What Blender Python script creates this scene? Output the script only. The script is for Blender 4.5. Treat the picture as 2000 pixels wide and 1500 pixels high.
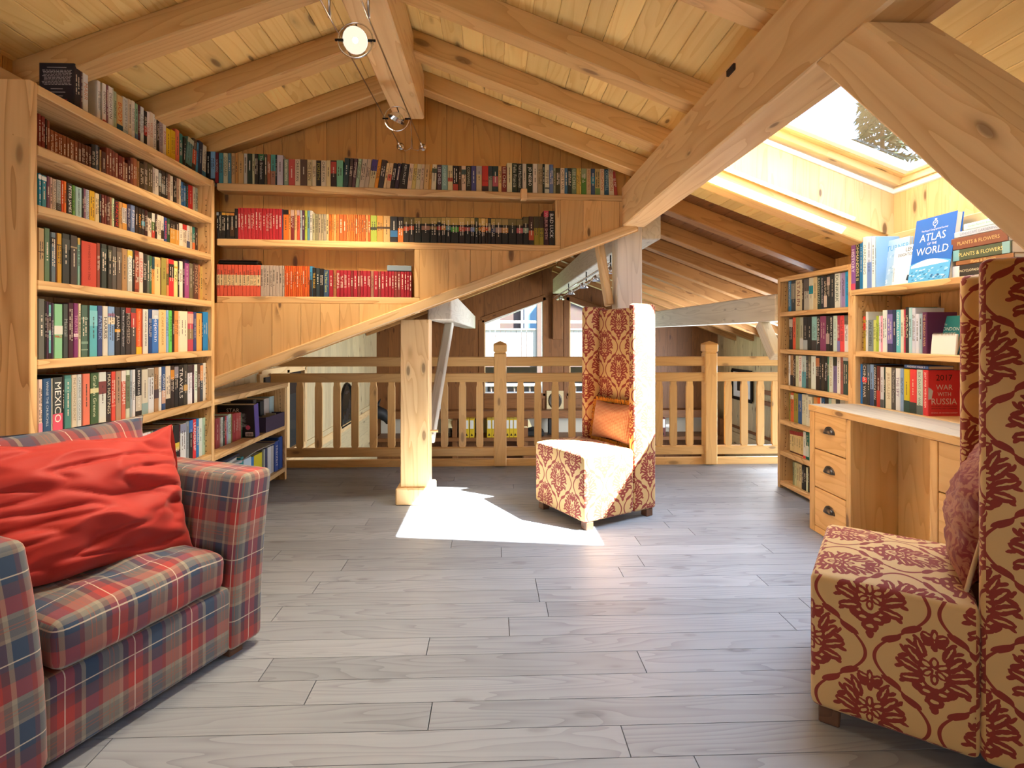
import bpy, bmesh, math, random
from mathutils import Vector, Matrix
random.seed(7)
R = math.radians
SC = bpy.context.scene
COL = SC.collection
for _o in list(bpy.data.objects):
    bpy.data.objects.remove(_o)

# ------------------------------------------------------------------ camera
F = 1055.0                    # focal length in pixels of the 2000 x 1500 frame
TH = R(2.009)                 # the house is turned 2 degrees against the view
HC = 1.2
CT, ST = math.cos(TH), math.sin(TH)
cam_d = bpy.data.cameras.new('camera'); cam = bpy.data.objects.new('camera', cam_d); COL.objects.link(cam)
cam.location = (0, 0, HC); cam.rotation_euler = (R(90), 0, -TH)
cam_d.sensor_fit = 'HORIZONTAL'; cam_d.sensor_width = 36; cam_d.lens = 36*F/2000
cam_d.shift_x = 0; cam_d.shift_y = -96/2000; cam_d.clip_start = .05; cam_d.clip_end = 300
SC.camera = cam

# ------------------------------------------------------------------ world, sun, exposure
VS = SC.view_settings
SC.display_settings.display_device = 'sRGB'
VS.view_transform = 'Standard'; VS.look = 'None'; VS.gamma = 1; VS.use_curve_mapping = False
VS.exposure = 1.45
w = bpy.data.worlds.new('sky'); SC.world = w; w.use_nodes = True
nt = w.node_tree; nt.nodes.clear()
sky = nt.nodes.new('ShaderNodeTexSky'); sky.sky_type = 'NISHITA'; sky.sun_disc = False
sky.sun_elevation = R(47); sky.sun_rotation = R(117); sky.altitude = 1200; sky.air_density = 1.0; sky.dust_density = 1.5
bg = nt.nodes.new('ShaderNodeBackground'); bg.inputs[1].default_value = 0.55
ow = nt.nodes.new('ShaderNodeOutputWorld')
nt.links.new(sky.outputs[0], bg.inputs[0]); nt.links.new(bg.outputs[0], ow.inputs[0])

def lamp(name, kind, loc, target, energy, col, **kw):
    d = bpy.data.lights.new(name, kind); o = bpy.data.objects.new(name, d); COL.objects.link(o)
    o.location = loc
    o.rotation_euler = (Vector(target)-Vector(loc)).to_track_quat('-Z', 'Y').to_euler()
    d.energy = energy; d.color = col
    for k, v in kw.items(): setattr(d, k, v)
    return o
SUN_DIR = Vector((-.825, .50, -1)).normalized()
lamp('sun', 'SUN', (6, -2, 9), Vector((6, -2, 9))+SUN_DIR, 34.0, (1, .96, .90), angle=R(.6))
# added cool fill panel behind the camera; no window is built there
lamp('rear_fill_light', 'AREA', (-1.0, -2.85, 1.35), (.5, 3, 1.5), 17, (.86, .93, 1.0), shape='RECTANGLE', size=1.6, size_y=1.3)
# open sky over the roof window
lamp('roof_window_light', 'AREA', (2.6, 2.2, 4.6), (1.75, 2.6, 2.2), 130, (.82, .91, 1.0), shape='RECTANGLE', size=2.2, size_y=2.2)
# added daylight fill for the lower hall, out of view behind the right bookcase
lamp('hall_fill_light', 'AREA', (3.85, 6.2, .45), (-.2, 5.9, .35), 105, (.86, .93, 1.0), shape='RECTANGLE', size=3.0, size_y=1.3)

# ------------------------------------------------------------------ pixel -> place helpers
def at(px, py, D):
    xc = (px-1000)/F*D
    return Vector((xc*CT+D*ST, D*CT-xc*ST, HC+(654-py)/F*D))
def on_x(px, X):              # (y, depth) where the sight line through px meets the plane x = X
    k = (px-1000)/F
    D = X/(k*CT+ST)
    return D*(CT-k*ST), D
def zat(py, D): return HC+(654-py)/F*D

# ------------------------------------------------------------------ colours and materials
def lin(c): return c/12.92 if c <= .04045 else ((c+.055)/1.055)**2.4
def hx(s, a=1.0):
    s = s.lstrip('#')
    return tuple(lin(int(s[i:i+2], 16)/255) for i in (0, 2, 4))+(a,)
MATS = {}
class NT:
    def __init__(s, name):
        s.m = bpy.data.materials.new(name); s.m.use_nodes = True; s.t = s.m.node_tree; s.t.nodes.clear()
        s.out = s.n('ShaderNodeOutputMaterial'); s.b = s.n('ShaderNodeBsdfPrincipled')
        s.l(s.b.outputs[0], s.out.inputs[0]); MATS[name] = s.m
    def n(s, typ, **kw):
        nd = s.t.nodes.new(typ)
        for k, v in kw.items(): setattr(nd, k, v)
        return nd
    def l(s, a, b): s.t.links.new(a, b)
    def math(s, op, a, b=None, c=None):
        nd = s.n('ShaderNodeMath', operation=op)
        for i, v in enumerate((a, b, c)):
            if v is None: continue
            if isinstance(v, (int, float)): nd.inputs[i].default_value = v
            else: s.l(v, nd.inputs[i])
        return nd.outputs[0]
    def mix(s, fac, a, b, mode='MIX'):
        nd = s.n('ShaderNodeMix', data_type='RGBA', blend_type=mode)
        for i, v in ((0, fac), (6, a), (7, b)):
            if isinstance(v, (int, float, tuple)): nd.inputs[i].default_value = v
            else: s.l(v, nd.inputs[i])
        return nd.outputs[2]
    def ramp(s, fac, stops, interp='LINEAR'):
        nd = s.n('ShaderNodeValToRGB'); cr = nd.color_ramp; cr.interpolation = interp
        while len(cr.elements) < len(stops): cr.elements.new(.5)
        for e, (p, c) in zip(cr.elements, stops): e.position = p; e.color = c
        s.l(fac, nd.inputs[0]); return nd.outputs[0]
    def bump(s, h, st, dist=.01):
        nd = s.n('ShaderNodeBump'); nd.inputs['Strength'].default_value = st; nd.inputs['Distance'].default_value = dist
        s.l(h, nd.inputs['Height']); s.l(nd.outputs[0], s.b.inputs['Normal'])

def plain(name, col, rough=.6, metal=0, spec=None, noise=0):
    s = NT(name); c = hx(col) if isinstance(col, str) else col
    s.b.inputs['Base Color'].default_value = c; s.b.inputs['Roughness'].default_value = rough; s.b.inputs['Metallic'].default_value = metal
    if spec is not None: s.b.inputs['Specular IOR Level'].default_value = spec
    if noise:
        tc = s.n('ShaderNodeTexCoord'); nz = s.n('ShaderNodeTexNoise'); nz.inputs['Scale'].default_value = noise
        s.l(tc.outputs['Object'], nz.inputs[0])
        s.l(s.mix(.22, c, nz.outputs['Color'], 'OVERLAY'), s.b.inputs['Base Color'])
        s.bump(nz.outputs[0], .25, .004)
    return s.m

def wood(name, light, dark, knot='#4c2409', ring=1.0, rough=.5, knots=1.0, contrast=.55, vary=.25, wear=None):
    """pine: the grain runs along local X, every object gets its own cut of the log"""
    s = NT(name); L, Dk, K = hx(light), hx(dark), hx(knot)
    tc = s.n('ShaderNodeTexCoord'); oi = s.n('ShaderNodeObjectInfo')
    cmb = s.n('ShaderNodeCombineXYZ')
    s.l(s.math('MULTIPLY', oi.outputs['Random'], 61.0), cmb.inputs[0])
    s.l(s.math('MULTIPLY', oi.outputs['Random'], 37.0), cmb.inputs[1])
    s.l(s.math('MULTIPLY', oi.outputs['Random'], 23.0), cmb.inputs[2])
    add = s.n('ShaderNodeVectorMath', operation='ADD'); s.l(tc.outputs['Object'], add.inputs[0]); s.l(cmb.outputs[0], add.inputs[1])
    P = add.outputs[0]
    m1 = s.n('ShaderNodeMapping'); m1.inputs['Scale'].default_value = (.55, 5.5, 5.5); s.l(P, m1.inputs[0])
    vo = s.n('ShaderNodeTexVoronoi'); vo.inputs['Scale'].default_value = 1.0
    mk = s.n('ShaderNodeMapping'); mk.inputs['Scale'].default_value = (3.4, 9.5, 9.5); s.l(P, mk.inputs[0]); s.l(mk.outputs[0], vo.inputs[0])
    kd = vo.outputs['Distance']
    nz = s.n('ShaderNodeTexNoise'); nz.inputs['Scale'].default_value = 1.0; nz.inputs['Detail'].default_value = 2; s.l(m1.outputs[0], nz.inputs[0])
    # rings: level lines of a slow field pulled around the knots
    pull = s.math('POWER', s.math('SUBTRACT', 1.0, s.math('MINIMUM', kd, 1.0)), 6.0)
    vs_ = s.n('ShaderNodeSeparateColor'); s.l(vo.outputs['Color'], vs_.inputs[0]); on = s.math('GREATER_THAN', vs_.outputs[0], .34)
    pull = s.math('MULTIPLY', pull, on)
    field = s.math('ADD', s.math('MULTIPLY', nz.outputs[0], 13.0*ring), s.math('MULTIPLY', pull, 2.2*knots))
    sw = s.math('FRACT', field)
    line = s.math('POWER', sw, 3.0)
    fz = s.n('ShaderNodeTexNoise'); fz.inputs['Scale'].default_value = 1.0; fz.inputs['Detail'].default_value = 3
    m2 = s.n('ShaderNodeMapping'); m2.inputs['Scale'].default_value = (3.0, 90, 90); s.l(P, m2.inputs[0]); s.l(m2.outputs[0], fz.inputs[0])
    col = s.mix(s.math('MULTIPLY', line, contrast), L, Dk)
    col = s.mix(s.math('MULTIPLY', fz.outputs[0], .28), col, Dk)
    tone = s.math('ADD', 1.0-vary/2, s.math('MULTIPLY', oi.outputs['Random'], vary))
    tcol = s.n('ShaderNodeCombineXYZ')
    for i in range(3): s.l(tone, tcol.inputs[i])
    col = s.mix(1.0, col, tcol.outputs[0], 'MULTIPLY')
    if knots:
        sz = s.math('DIVIDE', kd, s.math('ADD', .45, s.math('MULTIPLY', vs_.outputs[1], .75)))
        halo = s.math('MULTIPLY', on, s.ramp(sz, [(0, (1, 1, 1, 1)), (.12, (.9, .9, .9, 1)), (.17, (.22, .22, .22, 1)), (.30, (0, 0, 0, 1))]))
        col = s.mix(s.math('MULTIPLY', halo, .85*min(1, knots)), col, K)
    if wear:
        wz = s.n('ShaderNodeTexNoise'); wz.inputs['Scale'].default_value = 1.3; wz.inputs['Detail'].default_value = 4
        s.l(tc.outputs['Object'], wz.inputs[0])
        f = s.ramp(wz.outputs[0], [(.42, (0, 0, 0, 1)), (.68, (1, 1, 1, 1))])
        col = s.mix(s.math('MULTIPLY', f, .5), col, hx(wear))
    s.l(col, s.b.inputs['Base Color'])
    s.b.inputs['Roughness'].default_value = rough
    s.bump(s.math('ADD', line, fz.outputs[0]), .08, .002)
    return s.m
wood('pine_ceiling', '#fbdc90', '#dba84c', knots=.9, contrast=.4)
wood('desk_grey', '#bdae96', '#8f826c', knots=.4)
wood('pine_beam', '#f0d09a', '#c99452', knots=.8, contrast=.5, ring=.8)
wood('pine_rafter', '#e6bd7c', '#b9803c', knots=.8, contrast=.45)
wood('pine_wall', '#daa85c', '#ad7634', knots=1.0, contrast=.4)
wood('pine_panel', '#e4ba7c', '#bd8848', knots=1.0, contrast=.4)
wood('pine_shelf', '#eac68c', '#b8844a', knots=.6, contrast=.75, ring=1.3)
wood('pine_rail', '#e0b470', '#b98348', knots=.7, contrast=.35)
wood('pine_desk', '#ecc684', '#c8924a', knots=.9, contrast=.5)
wood('pine_shaft', '#e2c48e', '#c49a5c', knots=1.0, contrast=.4)
wood('pine_pale', '#d2c096', '#a8926a', knots=.9, contrast=.35)
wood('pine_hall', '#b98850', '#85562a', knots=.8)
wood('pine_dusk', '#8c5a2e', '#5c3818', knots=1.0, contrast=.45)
wood('beam_daylit', '#e2dccd', '#b5ab98', knots=.5, contrast=.5)  # pale copy of the beam pine: cool hall daylight put into its colour
wood('oak_floor', '#979faa', '#60666f', knot='#2a2828', ring=1.5, rough=.48, knots=.4, contrast=.45, vary=.24, wear='#a2a9b2')
plain('gap_dark', '#2a190c', .9)
plain('plaster', '#cfcabb', .9)
plain('steel', '#c8c8c8', .25, 1)
plain('chrome', '#e4e4e4', .12, 1)
plain('black_metal', '#17130f', .45, .6)
plain('pewter', '#57524c', .38, .9)
plain('rubber_black', '#141414', .6)
plain('white_paint', '#efeeea', .5)
def glass(name, tint=(1, 1, 1, 1), refl=.9):
    s = NT(name); s.t.nodes.remove(s.b)
    tr = s.n('ShaderNodeBsdfTransparent'); tr.inputs[0].default_value = tint
    gl = s.n('ShaderNodeBsdfGlossy'); gl.inputs['Roughness'].default_value = .02
    fr = s.n('ShaderNodeFresnel'); fr.inputs[0].default_value = 1.45
    mx = s.n('ShaderNodeMixShader'); s.l(s.math('MULTIPLY', fr.outputs[0], refl), mx.inputs[0])
    s.l(tr.outputs[0], mx.inputs[1]); s.l(gl.outputs[0], mx.inputs[2]); s.l(mx.outputs[0], s.out.inputs[0])
    return s.m
glass('window_glass', (.96, .98, .98, 1), .3); glass('lamp_glass', (.95, .95, .95, 1))
def obj_colour(name, rough=.5, noise=True):
    s = NT(name); oi = s.n('ShaderNodeObjectInfo')
    s.l(oi.outputs['Color'], s.b.inputs['Base Color']); s.b.inputs['Roughness'].default_value = rough
    return s.m
obj_colour('book_cloth', .55); obj_colour('print_ink', .6)
def paper_mat():
    s = NT('paper'); tc = s.n('ShaderNodeTexCoord'); mp = s.n('ShaderNodeMapping'); mp.inputs['Scale'].default_value = (900, 3, 3)
    nz = s.n('ShaderNodeTexNoise'); nz.inputs['Scale'].default_value = 1; s.l(tc.outputs['Object'], mp.inputs[0]); s.l(mp.outputs[0], nz.inputs[0])
    s.l(s.mix(nz.outputs[0], hx('#b9a888'), hx('#e6dcc4')), s.b.inputs['Base Color']); s.b.inputs['Roughness'].default_value = .85
paper_mat()
def attr_mat():
    s = NT('book_row'); a = s.n('ShaderNodeVertexColor'); a.layer_name = 'col'
    s.l(a.outputs[0], s.b.inputs['Base Color']); s.b.inputs['Roughness'].default_value = .55
attr_mat()

# ------------------------------------------------------------------ object helpers
WM = {}
def link(o, parent=None, M=None):
    COL.objects.link(o); M = M or Matrix.Identity(4)
    if parent is not None:
        o.parent = parent; o.matrix_basis = WM[parent.name].inverted() @ M
    else: o.matrix_basis = M
    WM[o.name] = M.copy(); return o
def tag(o, label=None, cat=None, group=None, kind=None):
    if label: o['label'] = label
    if cat: o['category'] = cat
    if group: o['group'] = group
    if kind: o['kind'] = kind
    return o
def empty(name, loc=(0, 0, 0), rz=0, label=None, cat=None, group=None, kind=None, parent=None):
    o = bpy.data.objects.new(name, None); o.empty_display_size = .1
    link(o, parent, Matrix.Translation(loc) @ Matrix.Rotation(rz, 4, 'Z'))
    return tag(o, label, cat, group, kind)
def mesh(name, verts, faces, mat, smooth=False, uvs=None, cols=None):
    me = bpy.data.meshes.new(name); me.from_pydata([tuple(v) for v in verts], [], faces); me.update()
    if isinstance(mat, str): mat = MATS[mat]
    me.materials.append(mat)
    if smooth: me.polygons.foreach_set('use_smooth', [True]*len(me.polygons))
    if uvs:
        ul = me.uv_layers.new(name='uv')
        i = 0
        for fu in uvs:
            for u in fu: ul.data[i].uv = u; i += 1
    return me
def obj(name, me, parent=None, M=None): return link(bpy.data.objects.new(name, me), parent, M)
CB = [(-1, -1, -1), (1, -1, -1), (1, 1, -1), (-1, 1, -1), (-1, -1, 1), (1, -1, 1), (1, 1, 1), (-1, 1, 1)]
CBF = [(0, 3, 2, 1), (4, 5, 6, 7), (0, 1, 5, 4), (1, 2, 6, 5), (2, 3, 7, 6), (3, 0, 4, 7)]
class MB:
    def __init__(s): s.v = []; s.f = []
    def add(s, vs, fs):
        b = len(s.v); s.v += [Vector(v) for v in vs]; s.f += [tuple(i+b for i in f) for f in fs]; return s
    def box(s, x0, x1, y0, y1, z0, z1):
        c = Vector(((x0+x1)/2, (y0+y1)/2, (z0+z1)/2)); h = ((x1-x0)/2, (y1-y0)/2, (z1-z0)/2)
        return s.add([c+Vector((a*h[0], b*h[1], d*h[2])) for a, b, d in CB], CBF)
    def cbox(s, x0, x1, y0, y1, z0, z1, c=.004):
        lo, hi = (x0, y0, z0), (x1, y1, z1); idx = {}; vs = []
        c = min(c, (x1-x0)*.45, (y1-y0)*.45, (z1-z0)*.45)
        for a, b, d in CB:
            k = (a, b, d)
            base = [hi[i] if k[i] > 0 else lo[i] for i in range(3)]
            for ax in range(3):
                p = [base[i] if i == ax else base[i]-k[i]*c for i in range(3)]
                idx[(k, ax)] = len(vs); vs.append(p)
        fs = []
        def quad(keys, nrm):
            ids = [idx[k] for k in keys]
            a, b, d = (Vector(vs[ids[i]]) for i in range(3))
            if (b-a).cross(d-b).dot(Vector(nrm)) < 0: ids.reverse()
            fs.append(tuple(ids))
        for ax in range(3):
            o1, o2 = [i for i in range(3) if i != ax]
            for sg in (-1, 1):
                ks = []
                for p, q in ((-1, -1), (1, -1), (1, 1), (-1, 1)):
                    k = [0, 0, 0]; k[ax] = sg; k[o1] = p; k[o2] = q; ks.append((tuple(k), ax))
                n = [0, 0, 0]; n[ax] = sg; quad(ks, n)
            for p in (-1, 1):
                for q in (-1, 1):
                    ks = []
                    for e, axx in ((-1, o1), (1, o1), (1, o2), (-1, o2)):
                        k = [0, 0, 0]; k[ax] = e; k[o1] = p; k[o2] = q; ks.append((tuple(k), axx))
                    n = [0, 0, 0]; n[o1] = p; n[o2] = q; quad(ks, n)
        for k in CB: quad([(k, 0), (k, 1), (k, 2)], k)
        return s.add(vs, fs)
    def prism(s, poly, z0, z1):
        n = len(poly); vs = [(x, y, z0) for x, y in poly]+[(x, y, z1) for x, y in poly]
        fs = [tuple(range(n-1, -1, -1)), tuple(range(n, 2*n))]+[(i, (i+1) % n, (i+1) % n+n, i+n) for i in range(n)]
        return s.add(vs, fs)
    def tube(s, pts, r, n=8, closed=False):
        pts = [Vector(p) for p in pts]; m = len(pts); b = len(s.v); fs = []; up = None
        for i, p in enumerate(pts):
            if closed: t = pts[(i+1) % m]-pts[i-1]
            else: t = pts[min(i+1, m-1)]-pts[max(i-1, 0)]
            t.normalize()
            if up is None: up = Vector((0, 0, 1)) if abs(t.z) < .9 else Vector((1, 0, 0))
            x = t.cross(up).normalized(); y = x.cross(t).normalized(); up = y
            rr = r[i] if isinstance(r, (list, tuple)) else r
            for k in range(n):
                a = 2*math.pi*k/n; s.v.append(p+x*math.cos(a)*rr+y*math.sin(a)*rr)
        last = m if closed else m-1
        for i in range(last):
            j = (i+1) % m
            for k in range(n):
                fs.append((b+i*n+k, b+i*n+(k+1) % n, b+j*n+(k+1) % n, b+j*n+k))
        if not closed: fs += [tuple(b+k for k in range(n-1, -1, -1)), tuple(b+(m-1)*n+k for k in range(n))]
        s.f += fs; return s
    def lathe(s, prof, n=20, c=(0, 0, 0)):
        b = len(s.v); c = Vector(c)
        for r_, z in prof:
            for k in range(n):
                a = 2*math.pi*k/n; s.v.append(c+Vector((r_*math.cos(a), r_*math.sin(a), z)))
        for i in range(len(prof)-1):
            for k in range(n):
                s.f.append((b+i*n+k, b+i*n+(k+1) % n, b+(i+1)*n+(k+1) % n, b+(i+1)*n+k))
        return s
    def me(s, name, mat, smooth=False): return mesh(name, s.v, s.f, mat, smooth)
    def go(s, name, mat, parent=None, M=None, smooth=False): return obj(name, s.me(name, mat, smooth), parent, M)

def frame(o, x, y):           # matrix with local X along x, local Y towards y
    x = Vector(x).normalized(); z = x.cross(Vector(y)).normalized(); y = z.cross(x)
    M = Matrix.Identity(4)
    for i in range(3): M[i][0] = x[i]; M[i][1] = y[i]; M[i][2] = z[i]; M[i][3] = o[i]
    return M
def timber(name, p0, p1, wv, w, h, mat, parent=None, c=.005):
    """beam from p0 to p1 (centre line); w measured along wv, h across it"""
    p0, p1 = Vector(p0), Vector(p1); L = (p1-p0).length
    return MB().cbox(-L/2, L/2, -w/2, w/2, -h/2, h/2, c).go(name, mat, parent, frame((p0+p1)/2, p1-p0, wv))
_bc = {}
def board(name, o, xv, yv, L, w, t, mat, parent, s0=(0, 0), s1=(0, 0), g=.0035):
    """plank whose length runs from o along xv; s0/s1 shift the two corners of each end; front face at local z = 0"""
    key = (round(L, 4), round(w, 4), round(t, 4), s0, s1, mat, g)
    if key not in _bc:
        vs = [(s0[0], 0, 0), (L+s1[0], 0, 0), (L+s1[1], w, 0), (s0[1], w, 0)]
        b = [(s0[0], 0, -t), (L+s1[0], 0, -t), (L+s1[1], w, -t), (s0[1], w, -t)]
        ins = [(s0[0], g, g*.6), (L+s1[0], g, g*.6), (L+s1[1], w-g, g*.6), (s0[1], w-g, g*.6)]
        _bc[key] = mesh(name, vs+b+ins, [(8, 9, 10, 11), (0, 1, 9, 8), (2, 3, 11, 10), (4, 7, 6, 5), (0, 4, 5, 1), (2, 6, 7, 3), (1, 5, 6, 2, 10, 9), (3, 7, 4, 0, 8, 11)], mat)
    return obj(name, _bc[key], parent, frame(o, xv, yv))
_tx = {}
def text_mesh(body, font=None):
    if body in _tx: return _tx[body]
    cu = bpy.data.curves.new('t', 'FONT'); cu.body = body; cu.resolution_u = 2; cu.fill_mode = 'FRONT'
    to = bpy.data.objects.new('t', cu); COL.objects.link(to)
    dg = bpy.context.evaluated_depsgraph_get()
    me = bpy.data.meshes.new_from_object(to.evaluated_get(dg)); bpy.data.objects.remove(to)
    xs = [v.co.x for v in me.vertices]; ys = [v.co.y for v in me.vertices]
    x0, x1, y0, y1 = min(xs), max(xs), min(ys), max(ys)
    for v in me.vertices: v.co.x -= (x0+x1)/2; v.co.y -= (y0+y1)/2; v.co.z = 0
    me.materials.clear(); me.materials.append(MATS['print_ink']); me.name = 'title'
    _tx[body] = (me, x1-x0, y1-y0); return _tx[body]
def write(body, parent, M, wmax, hmax, col, name='title', stretch=False):
    """flat print centred in a box wmax x hmax lying in the XY plane of M"""
    me, tw, th = text_mesh(body)
    k = min(wmax/tw, hmax/th); sx = sy = k
    if stretch: sx, sy = wmax/tw, hmax/th
    o = obj(name, me, parent, M @ Matrix.Diagonal((sx, sy, 1, 1))); o.color = hx(col); return o
# ================================================================== THE SETTING
XR = -.523; ZC = 2.925; PIT = .375; A = math.atan(PIT); CA, SA = math.cos(A), math.sin(A)
def zc(x): return ZC-PIT*abs(x-XR)                       # underside of the ceiling boards
YB = -3.0                                                 # rear end of what is built
FLOOR_Y1 = 4.95
W0 = Vector((-1.721, 3.4265, 0)); WA = R(4.68)            # the shelf wall stands 4.7 degrees askew
WU = Vector((math.cos(WA), math.sin(WA), 0)); WV = Vector((-math.sin(WA), math.cos(WA), 0)); UP = Vector((0, 0, 1))
def wall(u, v, z): return W0+WU*u+WV*v+UP*z
def wall_u(px, v=0):
    k = (px-1000)/F; r = Vector((k*CT+ST, CT-k*ST, 0)); p0 = W0+WV*v
    D = (p0.dot(WV))/(r.dot(WV)); return (r*D-W0).dot(WU), D

# floor: oak planks along X
fl = MB().box(-2.05, 2.85, YB, FLOOR_Y1, -.22, -.012).go('floor', 'gap_dark'); tag(fl, kind='structure')
y = YB; row = 0
while y < FLOOR_Y1-.02:
    wd = min(random.choice((.118, .126, .134, .142)), FLOOR_Y1-y)
    x = -2.05-random.uniform(0, 1.2)
    while x < 2.85:
        L = random.uniform(1.0, 2.1); a, b = max(x, -2.05), min(x+L, 2.85)
        if b-a > .05: board('floorboard', (a, y, 0), (1, 0, 0), (0, 1, 0), b-a-.003, wd-.002, .012, 'oak_floor', fl, g=.0006)
        x += L
    y += wd
# edge board at the drop
timber('trim_1', (-2.0, 4.965, .025), (2.85, 4.965, .025), (0, 1, 0), .05, .075, 'pine_rail')['kind'] = 'structure'

# ceiling: sheathing with the roof-light opening, boards, rafters
HX0, HX1, HY0, HY1 = 1.17, 2.45, 1.90, 3.215
def slab(mb, x0, x1, y0, y1, t=.06, up=.012):
    vs = []
    for z in (up, up+t):
        for x, yy in ((x0, y0), (x1, y0), (x1, y1), (x0, y1)): vs.append((x, yy, zc(x)+z))
    return mb.add(vs, CBF)
m = MB()
slab(m, -2.06, XR, YB, 3.92)
slab(m, XR, HX0, YB, 3.92); slab(m, HX1, 4.15, YB, 3.92); slab(m, HX0, HX1, YB, HY0); slab(m, HX0, HX1, HY1, 3.92)
slab(m, .9, 4.15, 3.92, 9.7)
ceil = m.go('ceiling', 'gap_dark'); tag(ceil, kind='structure')
def slope_boards(sgn, s0, s1, y0, y1, mat, hole=False, joints=True):
    s = s0; d = Vector((sgn*CA, 0, -SA)); n = Vector((-sgn*SA, 0, -CA))
    while s < s1-.01:
        wd = min(random.choice((.105, .118, .118, .13)), s1-s)
        x = XR+sgn*(s+wd/2)*CA
        spans = [(y0, y1)]
        if hole and HX0-.02 < x < HX1+.02: spans = [(y0, HY0), (HY1, y1)]
        for a, b in spans:
            cut = [a, b]
            if joints and b-a > 2.6: cut = [a, random.uniform(a+1, b-.8), b]
            for p, q in zip(cut, cut[1:]):
                o = Vector((XR, 0, ZC))+d*s; o.y = p if sgn > 0 else q
                board('ceiling_board', o, (0, sgn, 0), d, q-p-.002, wd-.0015, .012, mat, ceil)
        s += wd
slope_boards(-1, .02, 1.53/CA, YB, 3.80, 'pine_ceiling')
slope_boards(1, .02, 3.2/CA, YB, 3.80, 'pine_ceiling', True)
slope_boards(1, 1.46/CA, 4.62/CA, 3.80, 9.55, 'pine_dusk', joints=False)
def rafter(sgn, x0, x1, y, wd=.115, h=.125, mat='pine_rafter'):
    p = []
    for x in (x0, x1): p.append(Vector((x, y+wd/2, zc(x)-(h/2)/CA+.004)))
    timber('rafter', p[0], p[1], (0, 1, 0), wd, h*CA, mat, ceil, .006)
for y in (-2.7, -2.1, -1.5, -.9, -.3, .35, 1.0, 1.70, 2.353, 2.89, 3.44): rafter(-1, XR-.03, -2.03, y)
for y in (-2.7, -2.1, -1.5, -.9, -.2, .45, 1.10, 1.745, 2.446, 3.0, 3.47): rafter(1, XR+.03, 1.0, y)
for y in (-2.75, -.6, .1): rafter(1, 1.0, 2.57, y)
rafter(1, 1.0, 2.57, 3.215)
for y in (3.95, 4.60, 5.15, 5.75, 6.35, 6.95, 7.55, 8.15, 8.75): rafter(1, .98, 4.05, y, mat='pine_hall')

# lower hall: left roof slope, walls, floor
def zl(x): return 1.30+.381*(x+2.03)
m = MB(); vs = []
for z in (0, .06):
    for x, yy in ((-2.1, 3.86), (1.08, 3.86), (1.08, 9.7), (-2.1, 9.7)): vs.append((x, yy, zl(x)+z+.012))
hall_roof = m.add(vs, CBF).go('ceiling_hall', 'gap_dark'); tag(hall_roof, kind='structure')
AL = math.atan(.381); dl = Vector((math.cos(AL), 0, math.sin(AL)))
s = 0
while s < 3.3:
    o = Vector((-2.05, 3.62, zl(-2.05)))+dl*s; o.y = 3.86+5.70
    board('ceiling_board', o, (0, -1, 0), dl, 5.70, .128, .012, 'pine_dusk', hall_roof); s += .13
for y in (3.9, 4.5, 5.1, 5.7, 6.3, 6.9, 7.5, 8.1, 8.7):
    timber('rafter', (-2.03, y, zl(-2.03)-.06), (1.0, y, zl(1.0)-.06), (0, 1, 0), .1, .12, 'pine_hall', hall_roof)
hf = MB().box(-2.1, 4.1, 4.95, 9.6, -1.45, -1.35).go('floor_hall', 'oak_floor'); tag(hf, kind='structure')
# face of the loft floor towards the hall
lf = MB().box(-2.05, 4.0, 4.90, 4.94, -1.36, -.23).go('wall_under_loft', 'pine_dusk'); tag(lf, kind='structure')

def vboards(parent, x_of, ylo, yhi, zlo, zhi, width, mat, xv, skip=None, jit=.25, nvec=None):
    """upright boards along the horizontal direction xv from parameter ylo to yhi; zlo/zhi are functions of the parameter"""
    t = ylo
    while t < yhi-.005:
        wd = min(width*random.uniform(1-jit, 1+jit), yhi-t); m_ = t+wd/2
        spans = [(0, 0)]
        parts = [(zlo, zhi)]
        if skip:
            for (a, b, f0, f1) in skip:
                if a < m_ < b: parts = [(zlo, f0), (f1, zhi)]
        for f0, f1 in parts:
            za, zb, zc_, zd = f0(t), f0(t+wd), f1(t), f1(t+wd)
            if min(zc_-za, zd-zb) < .02: continue
            p = x_of(t); p = Vector((p[0], p[1], za))
            board('wall_board', p, UP, xv, zc_-za, wd-.002, .014, mat, parent, (0, zb-za), (0, zd-zc_))
        t += wd
# left wall of loft and hall (x = -2.03)
XL = -2.03
wl = MB().box(XL-.08, XL-.016, YB, 9.6, -1.36, 2.42).go('wall_left', 'gap_dark'); tag(wl, kind='structure')
vboards(wl, lambda t: (XL, -t), -3.6, -YB, lambda t: 0, lambda t: zc(XL)+.01, .13, 'pine_wall', Vector((0, -1, 0)))
WY0, WY1, WZ0, WZ1 = 4.75, 5.86, .03, .86
vboards(wl, lambda t: (XL, -t), -9.5, -3.6, lambda t: -.10, lambda t: zl(XL), .12, 'pine_pale', Vector((0, -1, 0)),
        skip=[(-WY1, -WY0, lambda t: WZ0, lambda t: WZ1)])
z = -1.35
while z < -.13:                                          # pale wainscot laid level below the dado
    board('wall_board', (XL, 9.5, z), (0, -1, 0), UP, 4.55, .198, .014, 'pine_pale', wl); z += .2
timber('trim_2', (XL+.012, 4.96, -.06), (XL+.012, 9.5, -.06), (1, 0, 0), .03, .09, 'pine_beam')['kind'] = 'structure'
tag(MB().box(-2.1, 2.64, YB-.1, YB, 0, 2.95).go('wall_rear', 'pine_wall'), kind='structure')
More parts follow.
